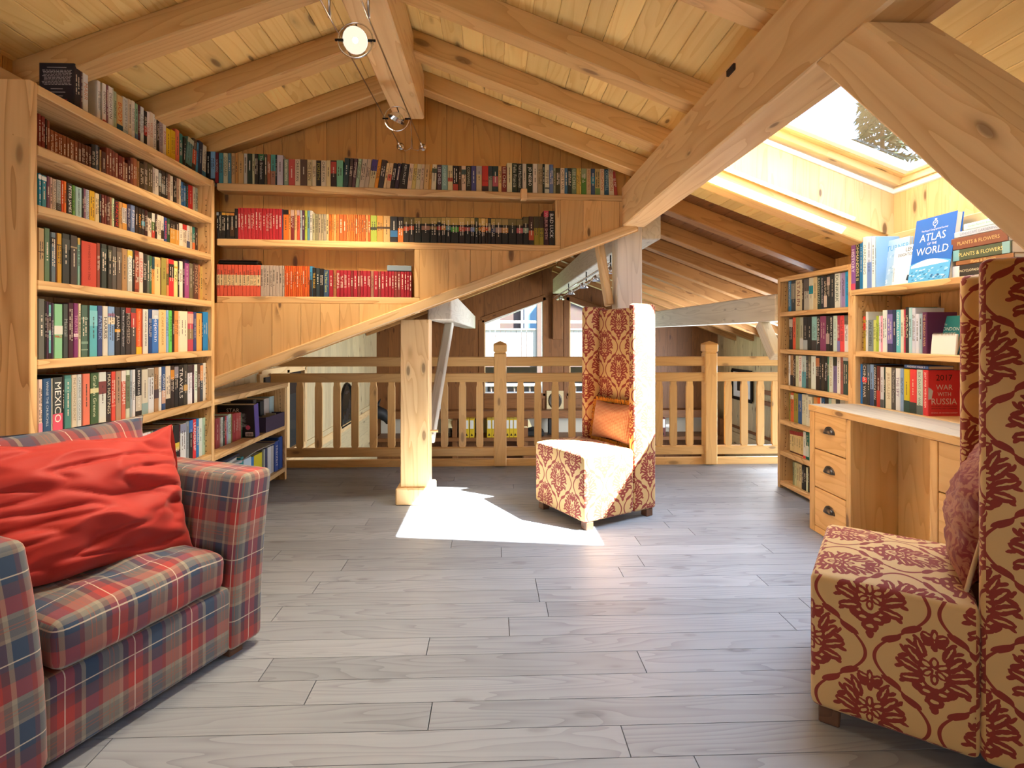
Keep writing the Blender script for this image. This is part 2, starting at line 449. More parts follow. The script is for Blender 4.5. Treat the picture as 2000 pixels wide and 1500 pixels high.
# right wall behind the bookcase (x = 2.56) and the hall's right wall (x = 4.0)
XW = 2.56
wr = MB().box(XW+.016, XW+.08, YB, 4.26, 0, 1.80).go('wall_right', 'gap_dark'); tag(wr, kind='structure')
vboards(wr, lambda t: (XW, t), YB, 4.25, lambda t: 0, lambda t: 1.80, .12, 'pine_panel', Vector((0, 1, 0)))
timber('trim_3', (2.46, YB, 1.755), (2.46, 3.2, 1.755), (1, 0, 0), .14, .10, 'pine_shaft')['kind'] = 'structure'
hr = MB().box(4.016, 4.08, 4.2, 9.6, -1.36, 1.32).go('wall_hall_right', 'gap_dark'); tag(hr, kind='structure')
vboards(hr, lambda t: (4.0, t), 4.9, 9.5, lambda t: -.40, lambda t: 1.25, .135, 'pine_pale', Vector((0, 1, 0)),
        skip=[(5.0, 7.6, lambda t: -.40, lambda t: -.38)])
z = -1.35
while z < -.42:
    board('wall_board', (4.0, 4.9, z), (0, 1, 0), UP, 4.6, .185, .014, 'pine_pale', hr); z += .19
for zz, nm in ((.36, 'trim_4'), (.20, 'trim_5')):
    timber(nm, (3.98, 6.2, zz+.0), (3.98, 8.0, zz+.0), (1, 0, 0), .05, .06, 'pine_dusk')['kind'] = 'structure'
timber('trim_6', (3.985, 5, -.31), (3.985, 9.5, -.31), (1, 0, 0), .03, .04, 'pine_dusk')['kind'] = 'structure'

# far gable wall of the hall (y = 9.5) with its two tall windows
YF = 9.5
def fx(px): return YF/(CT-(px-1000)/F*ST)*((px-1000)/F*CT+ST)
def fz(py): return HC+(654-py)/F*YF
wx0, wx1 = fx(946), fx(1060); vx0, vx1 = fx(1112), fx(1226)
zb_ = fz(768); zt0, zt1 = fz(632), fz(587)
top = lambda x: min(zl(x), zc(x)) if x < 1.03 else zc(x)
def win1(x): return zt0+(zt1-zt0)*(x-wx0)/(wx1-wx0)
def win2(x): return zt1-(zt1-zt0)*(x-vx0)/(vx1-vx0)
wf = MB()
def fwall(x0, x1, f0, f1, y0=YF+.016, y1=YF+.14):
    vs = [(x0, y0, f0(x0)), (x1, y0, f0(x1)), (x1, y1, f0(x1)), (x0, y1, f0(x0)), (x0, y0, f1(x0)), (x1, y0, f1(x1)), (x1, y1, f1(x1)), (x0, y1, f1(x0))]
    wf.add(vs, CBF)
lo = lambda x: -1.36
fwall(-2.1, wx0, lo, top); fwall(wx0, wx1, lo, lambda x: zb_); fwall(wx0, wx1, win1, top)
fwall(wx1, 1.03, lo, top); fwall(1.03, vx0, lo, top); fwall(vx0, vx1, lo, lambda x: zb_); fwall(vx0, vx1, win2, top); fwall(vx1, 4.1, lo, top)
wf = wf.go('wall_far', 'gap_dark'); tag(wf, kind='structure')
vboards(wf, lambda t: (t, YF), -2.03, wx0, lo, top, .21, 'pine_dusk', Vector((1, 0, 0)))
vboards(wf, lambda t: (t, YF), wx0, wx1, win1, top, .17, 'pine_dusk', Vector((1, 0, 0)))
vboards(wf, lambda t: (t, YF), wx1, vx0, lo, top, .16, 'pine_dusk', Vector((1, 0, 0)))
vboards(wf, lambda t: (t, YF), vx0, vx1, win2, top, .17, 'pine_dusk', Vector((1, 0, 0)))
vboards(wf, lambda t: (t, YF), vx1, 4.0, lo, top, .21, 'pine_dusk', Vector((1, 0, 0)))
for x0, x1 in ((wx0, wx1), (vx0, vx1)):
    z = -1.35
    while z < zb_-.02:
        board('wall_board', (x0, YF, z), (1, 0, 0), UP, x1-x0, min(.178, zb_-z), .014, 'pine_dusk', wf); z += .18
def hall_window(nm, x0, x1, ftop):
    r = empty(nm, (0, 0, 0)); tag(r, kind='structure')
    y = YF+.03; wdt = .07
    ps = [(x0, y, zb_), (x1, y, zb_), (x1, y, ftop(x1)), (x0, y, ftop(x0))]
    for i in range(4):
        timber('window_frame', ps[i], ps[(i+1) % 4], (0, 1, 0), .09, .035, 'white_paint' if i != 3 else 'pine_beam', r, .003)
    mesh_ = mesh('window_pane', [(x0, y+.02, zb_), (x1, y+.02, zb_), (x1, y+.02, ftop(x1)), (x0, y+.02, ftop(x0))], [(0, 1, 2, 3)], 'window_glass')
    obj('window_pane', mesh_, r)
    # dark inner casing
    q = [(x0-.05, YF-.012, zb_-.05), (x1+.05, YF-.012, zb_-.05), (x1+.05, YF-.012, ftop(x1)+.06), (x0-.05, YF-.012, ftop(x0)+.06)]
    for i in range(4): timber('window_casing', q[i], q[(i+1) % 4], (0, 1, 0), .03, .10, 'pine_dusk', r, .004)
hall_window('window_1', wx0, wx1, win1); hall_window('window_2', vx0, vx1, win2)
# small window in the hall's left wall
r = empty('window_3', (0, 0, 0)); tag(r, kind='structure')
for a, b in (((XL-.0, WY0, WZ0), (XL, WY1, WZ0)), ((XL, WY1, WZ0), (XL, WY1, WZ1)), ((XL, WY1, WZ1), (XL, WY0, WZ1)), ((XL, WY0, WZ1), (XL, WY0, WZ0)), ((XL, 5.36, WZ0), (XL, 5.36, WZ1))):
    timber('window_frame', a, b, (1, 0, 0), .06, .07, 'pine_beam', r, .004)
obj('window_pane', mesh('window_pane', [(XL-.01, WY0, WZ0), (XL-.01, WY1, WZ0), (XL-.01, WY1, WZ1), (XL-.01, WY0, WZ1)], [(0, 1, 2, 3)], 'window_glass'), r)
mb = MB().box(XL-.015, XL-.0145, WY0, WY1, WZ0, .60).go('window_blind', 'rubber_black', r)

# gable wall with the shelf niches
NV = .13
gw = MB()
vs = []
def diag(u): return .93+.381*u
ua, ub = -.32, 2.70
def gtop(u): p = wall(u, NV, 0); return zc(p.x)
ur = (XR-W0.x+WV.x*-NV)/WU.x
for (a, b) in ((ua, ur), (ur, ub)):
    v8 = []
    for v in (NV+.016, NV+.09):
        for u, f in ((a, diag), (b, diag), (b, gtop), (a, gtop)):
            p = wall(u, v, 0); v8.append((p.x, p.y, f(u)))
    gw.add(v8, [(0, 1, 2, 3), (7, 6, 5, 4), (0, 4, 5, 1), (1, 5, 6, 2), (2, 6, 7, 3), (3, 7, 4, 0)])
gw = gw.go('wall_gable', 'gap_dark'); tag(gw, kind='structure')
vboards(gw, lambda t: wall(t, NV, 0), ua, ub, diag, gtop, .155, 'pine_wall', WU)
# flush panels in front, stepping down to the slanting edge board
U820, U1095, U1228 = wall_u(820)[0], wall_u(1095)[0], wall_u(1228)[0]
ZT, ZM, ZB = 2.147, 1.80, 1.442
dg = lambda t: diag(t)-.06
vboards(gw, lambda t: wall(t, .012, 0), -.3, U820-.03, dg, lambda t: ZB-.043, .155, 'pine_panel', WU)
vboards(gw, lambda t: wall(t, .012, 0), U820, U1095-.03, dg, lambda t: ZM-.043, .155, 'pine_panel', WU)
vboards(gw, lambda t: wall(t, .012, 0), U1095, 2.72, dg, lambda t: ZT-.043, .14, 'pine_panel', WU)
# slanting edge board under the panels
a, b = wall(-.32, .055, diag(-.32)-.02), wall(2.70, .055, diag(2.70)-.02)
tag(timber('trim_7', a, b, WV, .16, .062, 'pine_beam', None, .006), kind='structure')

# the shelf unit let into that wall
niche = empty('niche_shelving', wall(0, 0, 0), WA, 'pine shelves let into the gable wall, three stepped tiers of books', 'shelves')
def nbox(nm, u0, u1, v0, v1, z0, z1, vertical=False):
    c = wall((u0+u1)/2, (v0+v1)/2, (z0+z1)/2)
    if vertical: M = frame(c, UP, WV); d = (z1-z0, v1-v0, u1-u0)
    else: M = frame(c, WU, WV); d = (u1-u0, v1-v0, z1-z0)
    MB().cbox(-d[0]/2, d[0]/2, -d[1]/2, d[1]/2, -d[2]/2, d[2]/2, .004).go('shelf' if not vertical else 'divider', 'pine_shelf', niche, M)
nbox('shelf', 0, 2.66, 0, NV-.002, ZT-.043, ZT)
nbox('shelf', 0, U1095, 0, NV-.002, ZM-.043, ZM)
nbox('shelf', 0, U820, 0, NV-.002, ZB-.043, ZB)
nbox('divider', U1095-.036, U1095, .0, NV-.002, ZM, ZT-.044, True)
nbox('divider', U820-.036, U820, .0, NV-.002, ZB, ZM-.044, True)
MB().cbox(-.035, .035, -.02, .02, -.035, .03, .003).go('joint_cover', 'pine_beam', niche, frame(wall(wall_u(1022)[0], -.012, ZT-.022), UP, WU))

# ------------------------------------------------------------------ heavy timbers (things of their own)
def beam_thing(name, p0, p1, wv, w_, h_, mat, label, cat, group=None):
    return tag(timber(name, p0, p1, wv, w_, h_, mat, None, .008), label, cat, group)
beam_thing('ridge_beam', (-.5325, YB, 2.72), (-.5325, 3.47, 2.72), (1, 0, 0), .187, .288, 'pine_beam', 'thick pine ridge beam running along the peak of the loft ceiling', 'beam')
pur = beam_thing('purlin', (.955, YB, 2.07), (.955, 3.655, 2.07), (1, 0, 0), .16, .272, 'pine_beam', 'long pine purlin crossing from upper right down to the post by the shelf wall', 'beam')
M0 = frame((.872, 1.95, 2.17), (0, 1, 0), UP)
MB().cbox(-.03, .03, -.012, .012, -.006, .012, .002).go('peg_hole', 'gap_dark', pur, M0)
po = empty('timber_post', (-.55, 3.95, 0), 0, 'square pine post on a plinth in front of the railing, left of the tall chair', 'post')
timber('shaft', (-.555, 3.94, .12), (-.555, 3.94, 1.31), (1, 0, 0), .20, .19, 'pine_beam', po)
timber('shaft_foot', (-.555, 3.94, 0), (-.555, 3.94, .12), (1, 0, 0), .262, .25, 'pine_beam', po, .01)
MB().tube([(-.455, 3.95, .50), (-.40, 3.95, .50)], .009, 8).go('peg', 'pine_shelf', po)
beam_thing('timber_post', (.99, 3.97, 0), (.99, 3.97, 2.02), (1, 0, 0), .185, .17, 'beam_daylit', 'tall cracked grey-lit post standing behind the high-backed chair', 'post')
beam_thing('brace', (-.475, 4.06, .42), (-.40, 5.0, 1.32), (1, 0, 0), .07, .11, 'beam_daylit', 'slim pale brace rising from the plinth post to the hall purlin', 'brace')
beam_thing('brace', (.80, 4.05, 1.88), (.87, 4.02, 1.42), (1, 0, 0), .05, .12, 'pine_beam', 'short slanted pine brace left of the grey post', 'brace')
beam_thing('purlin', (-.40, 4.06, 1.42), (-.40, YF, 1.42), (1, 0, 0), .18, .22, 'beam_daylit', 'weathered grey purlin over the hall behind the plinth post', 'beam')
beam_thing('purlin', (2.37, 4.27, 1.42), (2.37, YF, 1.42), (1, 0, 0), .20, .22, 'beam_daylit', 'weathered grey purlin running from the right bookcase over the hall', 'beam')
beam_thing('ridge_beam', (1.13, 3.95, 2.03), (1.13, YF-.3, 2.03), (1, 0, 0), .22, .25, 'beam_daylit', 'weathered ridge beam of the hall seen under the shelf wall', 'beam')
beam_thing('king_post', (1.13, YF-.06, 1.12), (1.13, YF-.06, 1.9), (1, 0, 0), .17, .11, 'pine_dusk', 'dark king post hanging between the two hall windows', 'post')
beam_thing('brace', (2.33, 4.36, 1.02), (2.33, 4.60, 1.30), (1, 0, 0), .09, .10, 'beam_daylit', 'short pale brace under the purlin beside the right bookcase', 'brace')
_sd = Vector((.229, -1.009, -1.24))
def _strut():
    t = [Vector((x, y, 1.933)) for x, y in ((.862, 1.23), (1.027, 1.23), (1.027, 1.43), (.862, 1.43))]
    b = [p+_sd*((1.933-.0)/1.24) for p in t]
    M = frame(t[0], _sd, (1, 0, 0)); Mi = M.inverted()
    o = obj('strut', mesh('strut', [Mi @ v for v in b+t], CBF, 'pine_beam'), None, M)
    bv = o.modifiers.new('bevel', 'BEVEL'); bv.width = .008; bv.segments = 1
    tag(o, 'massive diagonal pine strut in front of the skylight at upper right', 'beam')
_strut()

# ------------------------------------------------------------------ railing
rl = empty('railing', (0, FLOOR_Y1, 0), 0, 'pine balustrade with flat balusters along the edge of the loft', 'railing')
yr = 4.90
def rail_x(px): return yr/(CT-(px-1000)/F*ST)*((px-1000)/F*CT+ST)
x0r, x1r = -1.99, 2.83
for z0, z1, nm in ((.915, 1.0, 'top_rail'), (.772, .852, 'mid_rail'), (.10, .178, 'bottom_rail')):
    timber(nm, (x0r, yr+.03, (z0+z1)/2), (x1r, yr+.03, (z0+z1)/2), (0, 1, 0), .055, z1-z0, 'pine_rail', rl, .006)
bal = MB()
hh = .297
prof = [(-hh, -.024), (-hh+.02, -.032), (hh-.05, -.032), (hh-.02, -.026), (hh, -.026), (hh, .026), (hh-.02, .026), (hh-.05, .032), (-hh+.02, .032), (-hh, .024)]
bm_ = bal.prism(prof, -.013, .013).me('baluster', 'pine_rail')
pxs = [584, 620.5, 656.5, 692, 728, 763.5, 799, 833, 867.6, 903, 937, 1017, 1051, 1085, 1118, 1153, 1187, 1221, 1255, 1289, 1317, 1349, 1424.6, 1456, 1488, 1517]
for p in pxs: obj('baluster', bm_, rl, frame((rail_x(p), yr+.03, .475), UP, (1, 0, 0)))
for p in (977, 1388):
    xx = rail_x(p)
    nw = timber('newel_post', (xx, yr+.03, .01), (xx, yr+.03, 1.035), (1, 0, 0), .115, .10, 'pine_rail', rl, .008)
    cp = MB().cbox(-.062, .062, -.058, .058, 0, .072, .008)
    cp.add([(-.062, -.058, .072), (.062, -.058, .072), (.062, .058, .072), (-.062, .058, .072), (0, 0, .1)], [(0, 1, 4), (1, 2, 4), (2, 3, 4), (3, 0, 4)])
    cp.go('newel_cap', 'pine_rail', nw, Matrix.Translation((xx, yr+.03, 1.045)))
    MB().cbox(-.05, .05, -.045, .045, 0, .012, .003).go('newel_neck', 'pine_rail', nw, Matrix.Translation((xx, yr+.03, 1.034)))

# ------------------------------------------------------------------ skylight
SV = .30                                                  # the glass sits this far above the ceiling boards
sk = empty('window_4', (HX0, HY0, zc(HX0))); tag(sk, kind='structure')
def cheek(y, nrm, name):                                  # upright lining board planks on the two cheeks
    x = HX0
    while x < HX1-.01:
        wd = min(.16, HX1-x)
        xv = Vector((1, 0, -PIT)) 
        L = SV-.03
        M = frame((x, y, zc(x)-.02), UP, (1, 0, 0) if nrm < 0 else (-1, 0, 0))
        if nrm < 0:
            vs = [(0, 0, 0), (L, 0, 0), (L-PIT*wd, wd-.001, 0), (-PIT*wd, wd-.001, 0)]
            vs += [(a, b, -.018) for a, b, c in vs]; fs = [(0, 3, 2, 1)[::-1], (4, 5, 6, 7)[::-1], (0, 4, 5, 1)[::-1], (1, 5, 6, 2)[::-1], (2, 6, 7, 3)[::-1], (3, 7, 4, 0)[::-1]]
        else:
            vs = [(0, 0, 0), (L, 0, 0), (L-PIT*wd, -wd+.001, 0), (-PIT*wd, -wd+.001, 0)]
            vs += [(a, b, -.018) for a, b, c in vs]; fs = [(0, 3, 2, 1), (4, 5, 6, 7), (0, 4, 5, 1), (1, 5, 6, 2), (2, 6, 7, 3), (3, 7, 4, 0)]
        obj('lining_board', mesh('lining_board', vs, fs, 'pine_shaft'), sk, M); x += wd
cheek(HY1, -1, 'far'); cheek(HY0, 1, 'near')
y = HY0
while y < HY1-.01:                                        # lower (outer) lining
    wd = min(.15, HY1-y)
    board('lining_board', (HX1, y+wd, zc(HX1)-.08), UP, (0, -1, 0), SV+.06, wd-.001, .018, 'pine_shaft', sk)
    board('lining_board', (HX0, y, zc(HX0)-.02), UP, (0, 1, 0), SV-.01, wd-.001, .018, 'pine_shaft', sk)
    y += wd
def sky_rect(nm, i0, i1, j0, j1, lift, wdt, th, mat):
    xs = (HX0+i0, HX1-i1); ys = (HY0+j0, HY1-j1)
    f = lambda x, yy: Vector((x, yy, zc(x)+lift))
    nrm = Vector((SA, 0, CA))
    for p, q in ((f(xs[0], ys[0]), f(xs[1], ys[0])), (f(xs[1], ys[0]), f(xs[1], ys[1])), (f(xs[1], ys[1]), f(xs[0], ys[1])), (f(xs[0], ys[1]), f(xs[0], ys[0]))):
        timber(nm, p, q, nrm, th, wdt, mat, sk, .003)
sky_rect('shaft_trim', .012, .012, .012, .012, SV-.05, .03, .03, 'white_paint')
sky_rect('window_frame', .0, -.02, .01, .035, SV+.01, .07, .06, 'pine_shaft')
sky_rect('window_seal', .02, -.01, .02, .08, SV+.045, .05, .04, 'pine_shaft')
sky_rect('window_sash', .04, -.005, .035, .115, SV+.06, .06, .05, 'white_paint')
f = lambda x, yy: (x, yy, zc(x)+SV+.06)
obj('window_pane', mesh('window_pane', [f(HX0+.05, HY0+.03), f(HX1-.01, HY0+.03), f(HX1-.01, HY1-.10), f(HX0+.05, HY1-.10)], [(0, 1, 2, 3)], 'window_glass'), sk)

tag(timber('trim_8', (-1.985, YB, 2.195), (-1.985, 3.40, 2.195), (1, 0, 0), .085, .13, 'pine_beam'), kind='structure')
# ================================================================== FURNITURE
def rbox_bm(x0, x1, y0, y1, z0, z1, r=.02, seg=3, cuts=0):
    bm = bmesh.new(); bmesh.ops.create_cube(bm, size=1)
    for v in bm.verts:
        v.co = Vector(((x0+x1)/2+v.co.x*(x1-x0), (y0+y1)/2+v.co.y*(y1-y0), (z0+z1)/2+v.co.z*(z1-z0)))
    if r: bmesh.ops.bevel(bm, geom=list(bm.edges), offset=r, segments=seg, profile=.5, affect='EDGES')
    if cuts: bmesh.ops.subdivide_edges(bm, edges=[e for e in bm.edges if e.calc_length() > .12], cuts=cuts, use_grid_fill=True)
    return bm
def box_uv(bm, off=(0, 0)):
    ul = bm.loops.layers.uv.verify()
    for f in bm.faces:
        n = f.normal; ax = max(range(3), key=lambda i: abs(n[i]))
        for l in f.loops:
            c = l.vert.co
            l[ul].uv = (((c.y, c.z) if ax == 0 else (c.x, c.z) if ax == 1 else (c.x, c.y))[0]+off[0], ((c.y, c.z) if ax == 0 else (c.x, c.z) if ax == 1 else (c.x, c.y))[1]+off[1])
def bm_obj(name, bm, mat, parent, M, smooth=True, uv=(0, 0), deform=None):
    bm.normal_update()
    if uv is not None: box_uv(bm, uv)
    if deform:
        for v in bm.verts: v.co = deform(v.co.copy())
    me = bpy.data.meshes.new(name); bm.to_mesh(me); bm.free(); me.materials.append(MATS[mat])
    me.polygons.foreach_set('use_smooth', [smooth]*len(me.polygons))
    return obj(name, me, parent, M)
def noise3(p, s): 
    from mathutils import noise
    return noise.noise(Vector(p)*s)

# ---- fabrics
def damask():
    s = NT('damask'); uv = s.n('ShaderNodeUVMap'); uv.uv_map = 'uv' if False else ''
    tc = s.n('ShaderNodeTexCoord'); sp = s.n('ShaderNodeSeparateXYZ'); s.l(tc.outputs['UV'], sp.inputs[0])
    U, V = sp.outputs[0], sp.outputs[1]
    PW, PH = .30, .33
    def wrap(x, off, per):     # distance from the lattice line, signed
        return s.math('SUBTRACT', s.math('MULTIPLY', s.math('FRACT', s.math('DIVIDE', s.math('ADD', x, off+per/2), per)), per), per/2)
    g = bpy.data.node_groups.new('motif', 'ShaderNodeTree')
    g.interface.new_socket('u', in_out='INPUT', socket_type='NodeSocketFloat'); g.interface.new_socket('v', in_out='INPUT', socket_type='NodeSocketFloat')
    g.interface.new_socket('m', in_out='OUTPUT', socket_type='NodeSocketFloat')
    gi = g.nodes.new('NodeGroupInput'); go = g.nodes.new('NodeGroupOutput')
    def gm(op, a, b=None):
        nd = g.nodes.new('ShaderNodeMath'); nd.operation = op
        for i, v in enumerate((a, b)):
            if v is None: continue
            if isinstance(v, (int, float)): nd.inputs[i].default_value = v
            else: g.links.new(v, nd.inputs[i])
        return nd.outputs[0]
    cb = g.nodes.new('ShaderNodeCombineXYZ'); g.links.new(gi.outputs[0], cb.inputs[0]); g.links.new(gi.outputs[1], cb.inputs[1])
    P = cb.outputs[0]
    def ell(cx, cy, rx, ry, rot=0):       # centimetres, mirrored half
        mp = g.nodes.new('ShaderNodeMapping'); mp.vector_type = 'TEXTURE'
        mp.inputs['Location'].default_value = (cx/100, cy/100, 0); mp.inputs['Rotation'].default_value = (0, 0, R(rot)); mp.inputs['Scale'].default_value = (rx/100, ry/100, 1)
        g.links.new(P, mp.inputs[0])
        ln = g.nodes.new('ShaderNodeVectorMath'); ln.operation = 'LENGTH'; g.links.new(mp.outputs[0], ln.inputs[0])
        return ln.outputs['Value']
    def union(lst):
        r = lst[0]
        for x in lst[1:]: r = gm('MINIMUM', r, x)
        return r
    # acanthus leaves (solid, with a pale vein), crown flower, heart, basket and tail
    leaves = [ell(4.4, 3.2, 3.3, 1.5, 48), ell(5.6, .1, 3.4, 1.45, 22), ell(5.0, -3.2, 3.0, 1.4, -12), ell(3.2, 6.0, 2.8, 1.25, 66), ell(2.0, 8.6, 1.9, .95, 60),
              ell(7.0, 2.6, 1.5, .7, -25), ell(7.2, 4.6, 1.2, .5, 60), ell(8.0, -.6, 1.3, .6, -20), ell(7.4, 1.2, 1.2, .5, 60), ell(5.2, 6.6, 1.4, .55, 30), ell(4.0, 8.4, 1.1, .5, 40), ell(6.9, -4.4, 1.2, .6, -40)]
    flower = [ell(0, 10.3, .9, 1.6), ell(1.6, 9.9, 1.6, .85, 22), ell(1.3, 8.0, 1.5, .8, -38), ell(0, 7.0, .85, 1.2)]
    core = [ell(0, 2.5, 1.05, 1.7), ell(1.9, 1.8, 1.7, 1.0, 25), ell(1.5, -.5, 1.6, .95, -40), ell(0, -2.0, .95, 1.5)]
    tail = [ell(1.7, -5.9, 2.0, 1.5, 0), ell(0, -8.2, 2.2, 1.7), ell(0, -10.2, 1.0, 1.5), ell(3.7, -5.2, 1.7, 1.1, 40)]
    veins = [ell(4.6, 3.4, 2.1, .26, 48), ell(5.9, .2, 2.2, .26, 22), ell(5.2, -3.2, 2.0, .26, -12), ell(3.3, 6.1, 1.8, .22, 66),
             ell(0, 10.1, .3, .9), ell(1.7, 9.9, .9, .24, 22), ell(1.9, 1.8, .95, .42, 25), ell(1.5, -.5, .9, .38, -40), ell(0, 2.6, .42, .95), ell(0, -2.0, .38, .8), ell(1.8, -5.8, .9, .45), ell(0, -8.2, 1.0, .5)]
    body = gm('LESS_THAN', union(leaves+flower+core+tail), 1.0)
    hole = gm('LESS_THAN', union(veins), 1.0)
    # the curved stems that hold the flower heart
    st = gm('MULTIPLY', gm('LESS_THAN', gm('ABSOLUTE', gm('SUBTRACT', ell(0, .6, 3.3, 5.6), 1.0)), .10), gm('LESS_THAN', gi.outputs[1], .045))
    g.links.new(gm('MAXIMUM', gm('MULTIPLY', body, gm('SUBTRACT', 1.0, hole)), st), go.inputs[0])
    outs = []
    # ragged leaf edges
    nz = s.n('ShaderNodeTexNoise'); nz.inputs['Scale'].default_value = 85; nz.inputs['Detail'].default_value = 1; s.l(tc.outputs['UV'], nz.inputs[0])
    js = s.n('ShaderNodeSeparateColor'); s.l(nz.outputs['Color'], js.inputs[0])
    jit = lambda ch: s.math('MULTIPLY', s.math('SUBTRACT', js.outputs[ch], .5), .0065)
    for ou, ov in ((0, 0), (PW/2, PH/2)):
        u = s.math('ABSOLUTE', s.math('ADD', wrap(U, ou, PW), 0.0)); v = wrap(V, ov, PH)
        u = s.math('ADD', u, jit(0)); v2 = s.math('ADD', v, jit(1))
        gn = s.n('ShaderNodeGroup'); gn.node_tree = g; s.l(u, gn.inputs[0]); s.l(v2, gn.inputs[1]); outs.append(gn.outputs[0])
    ua = s.math('ABSOLUTE', wrap(U, 0, PW)); va = wrap(V, 0, PH)
    curve = s.math('ADD', .075, s.math('MULTIPLY', s.math('COSINE', s.math('MULTIPLY', va, 2*math.pi/PH)), .064))
    dist = s.math('ABSOLUTE', s.math('SUBTRACT', ua, curve))
    vine = s.math('LESS_THAN', dist, .0046)
    # leaflets along the vine
    leafl = s.math('MULTIPLY', s.math('LESS_THAN', dist, s.math('MULTIPLY', s.math('ABSOLUTE', s.math('SINE', s.math('MULTIPLY', va, 8*math.pi/PH))), .017)),
                   s.math('LESS_THAN', s.math('ABSOLUTE', s.math('SUBTRACT', s.math('ABSOLUTE', va), .083)), .034))
    m = s.math('MAXIMUM', s.math('MAXIMUM', outs[0], outs[1]), s.math('MAXIMUM', vine, leafl))
    col = s.mix(m, hx('#d2ad70'), hx('#8c2f20'))
    s.l(col, s.b.inputs['Base Color'])
    s.l(s.math('ADD', .62, s.math('MULTIPLY', m, .15)), s.b.inputs['Roughness'])
    s.b.inputs['Sheen Weight'].default_value = .15
    wv = s.n('ShaderNodeTexNoise'); wv.inputs['Scale'].default_value = 700; s.l(tc.outputs['UV'], wv.inputs[0])
    s.bump(wv.outputs[0], .12, .001)
damask()
def tartan():
    s = NT('tartan'); tc = s.n('ShaderNodeTexCoord'); sp = s.n('ShaderNodeSeparateXYZ'); s.l(tc.outputs['UV'], sp.inputs[0])
    G, N, RD, MR, GL = hx('#7c7b74'), hx('#2c4664'), hx('#aa3836'), hx('#623c48'), hx('#9a9484')
    fu = s.math('FRACT', s.math('DIVIDE', sp.outputs[0], .19)); fv = s.math('FRACT', s.math('DIVIDE', sp.outputs[1], .222))
    wu = s.ramp(fu, [(0, RD), (.11, MR), (.20, GL), (.26, N), (.44, MR), (.50, G), (.74, GL), (.80, MR), (.88, RD)], 'CONSTANT')
    wv = s.ramp(fv, [(0, N), (.20, GL), (.25, G), (.46, GL), (.52, RD), (.72, MR), (.88, N)], 'CONSTANT')
    ck = s.n('ShaderNodeTexWave'); ck.inputs['Scale'].default_value = 260; ck.bands_direction = 'DIAGONAL'; s.l(tc.outputs['UV'], ck.inputs[0])
    col = s.mix(s.math('ADD', .40, s.math('MULTIPLY', ck.outputs['Fac'], .2)), wu, wv)
    def line(f, p, wd): return s.math('LESS_THAN', s.math('ABSOLUTE', s.math('SUBTRACT', f, p)), wd)
    white = s.math('MAXIMUM', line(fu, .985, .008), line(fv, .955, .008))
    thin = s.math('MAXIMUM', s.math('MAXIMUM', line(fu, .60, .006), line(fu, .66, .006)), s.math('MAXIMUM', line(fv, .34, .006), line(fv, .385, .006)))
    col = s.mix(s.math('MULTIPLY', thin, .45), col, hx('#b05a40'))
    col = s.mix(s.math('MULTIPLY', white, .72), col, hx('#d8cdbb'))
    s.l(col, s.b.inputs['Base Color']); s.b.inputs['Roughness'].default_value = .85; s.b.inputs['Sheen Weight'].default_value = .25
    nz = s.n('ShaderNodeTexNoise'); nz.inputs['Scale'].default_value = 900; s.l(tc.outputs['UV'], nz.inputs[0]); s.bump(nz.outputs[0], .15, .001)
tartan()
def cloth(name, col, rough=.5, sheen=.3, scale=700, col2=None, nscale=18):
    s = NT(name); tc = s.n('ShaderNodeTexCoord')
    if col2:
        nz = s.n('ShaderNodeTexNoise'); nz.inputs['Scale'].default_value = nscale; nz.inputs['Detail'].default_value = 4; nz.inputs['Distortion'].default_value = 1.5
        s.l(tc.outputs['Object'], nz.inputs[0])
        s.l(s.mix(s.ramp(nz.outputs[0], [(.44, (0, 0, 0, 1)), (.56, (1, 1, 1, 1))]), hx(col), hx(col2)), s.b.inputs['Base Color'])
    else: s.b.inputs['Base Color'].default_value = hx(col)
    s.b.inputs['Roughness'].default_value = rough; s.b.inputs['Sheen Weight'].default_value = sheen
    n2 = s.n('ShaderNodeTexNoise'); n2.inputs['Scale'].default_value = scale; s.l(tc.outputs['Object'], n2.inputs[0]); s.bump(n2.outputs[0], .1, .001)
cloth('red_satin', '#b0261c', .68, .15)
cloth('brocade', '#7e1e28', .55, .08, 700, '#a66a50', 34)
cloth('fringe', '#dc9420', .8, .2)
cloth('rope', '#d8c49c', .8, .2)
def gingham():
    s = NT('gingham'); tc = s.n('ShaderNodeTexCoord'); sp = s.n('ShaderNodeSeparateXYZ'); s.l(tc.outputs['Object'], sp.inputs[0])
    a = s.math('GREATER_THAN', s.math('FRACT', s.math('MULTIPLY', sp.outputs[0], 105)), .5); b = s.math('GREATER_THAN', s.math('FRACT', s.math('MULTIPLY', sp.outputs[2], 105)), .5)
    s.l(s.mix(s.math('MULTIPLY', s.math('ADD', a, b), .5), hx('#c96a4c'), hx('#eac9a0')), s.b.inputs['Base Color']); s.b.inputs['Roughness'].default_value = .8
gingham()
wood('leg_wood', '#6b4a34', '#40291a', knots=.2)

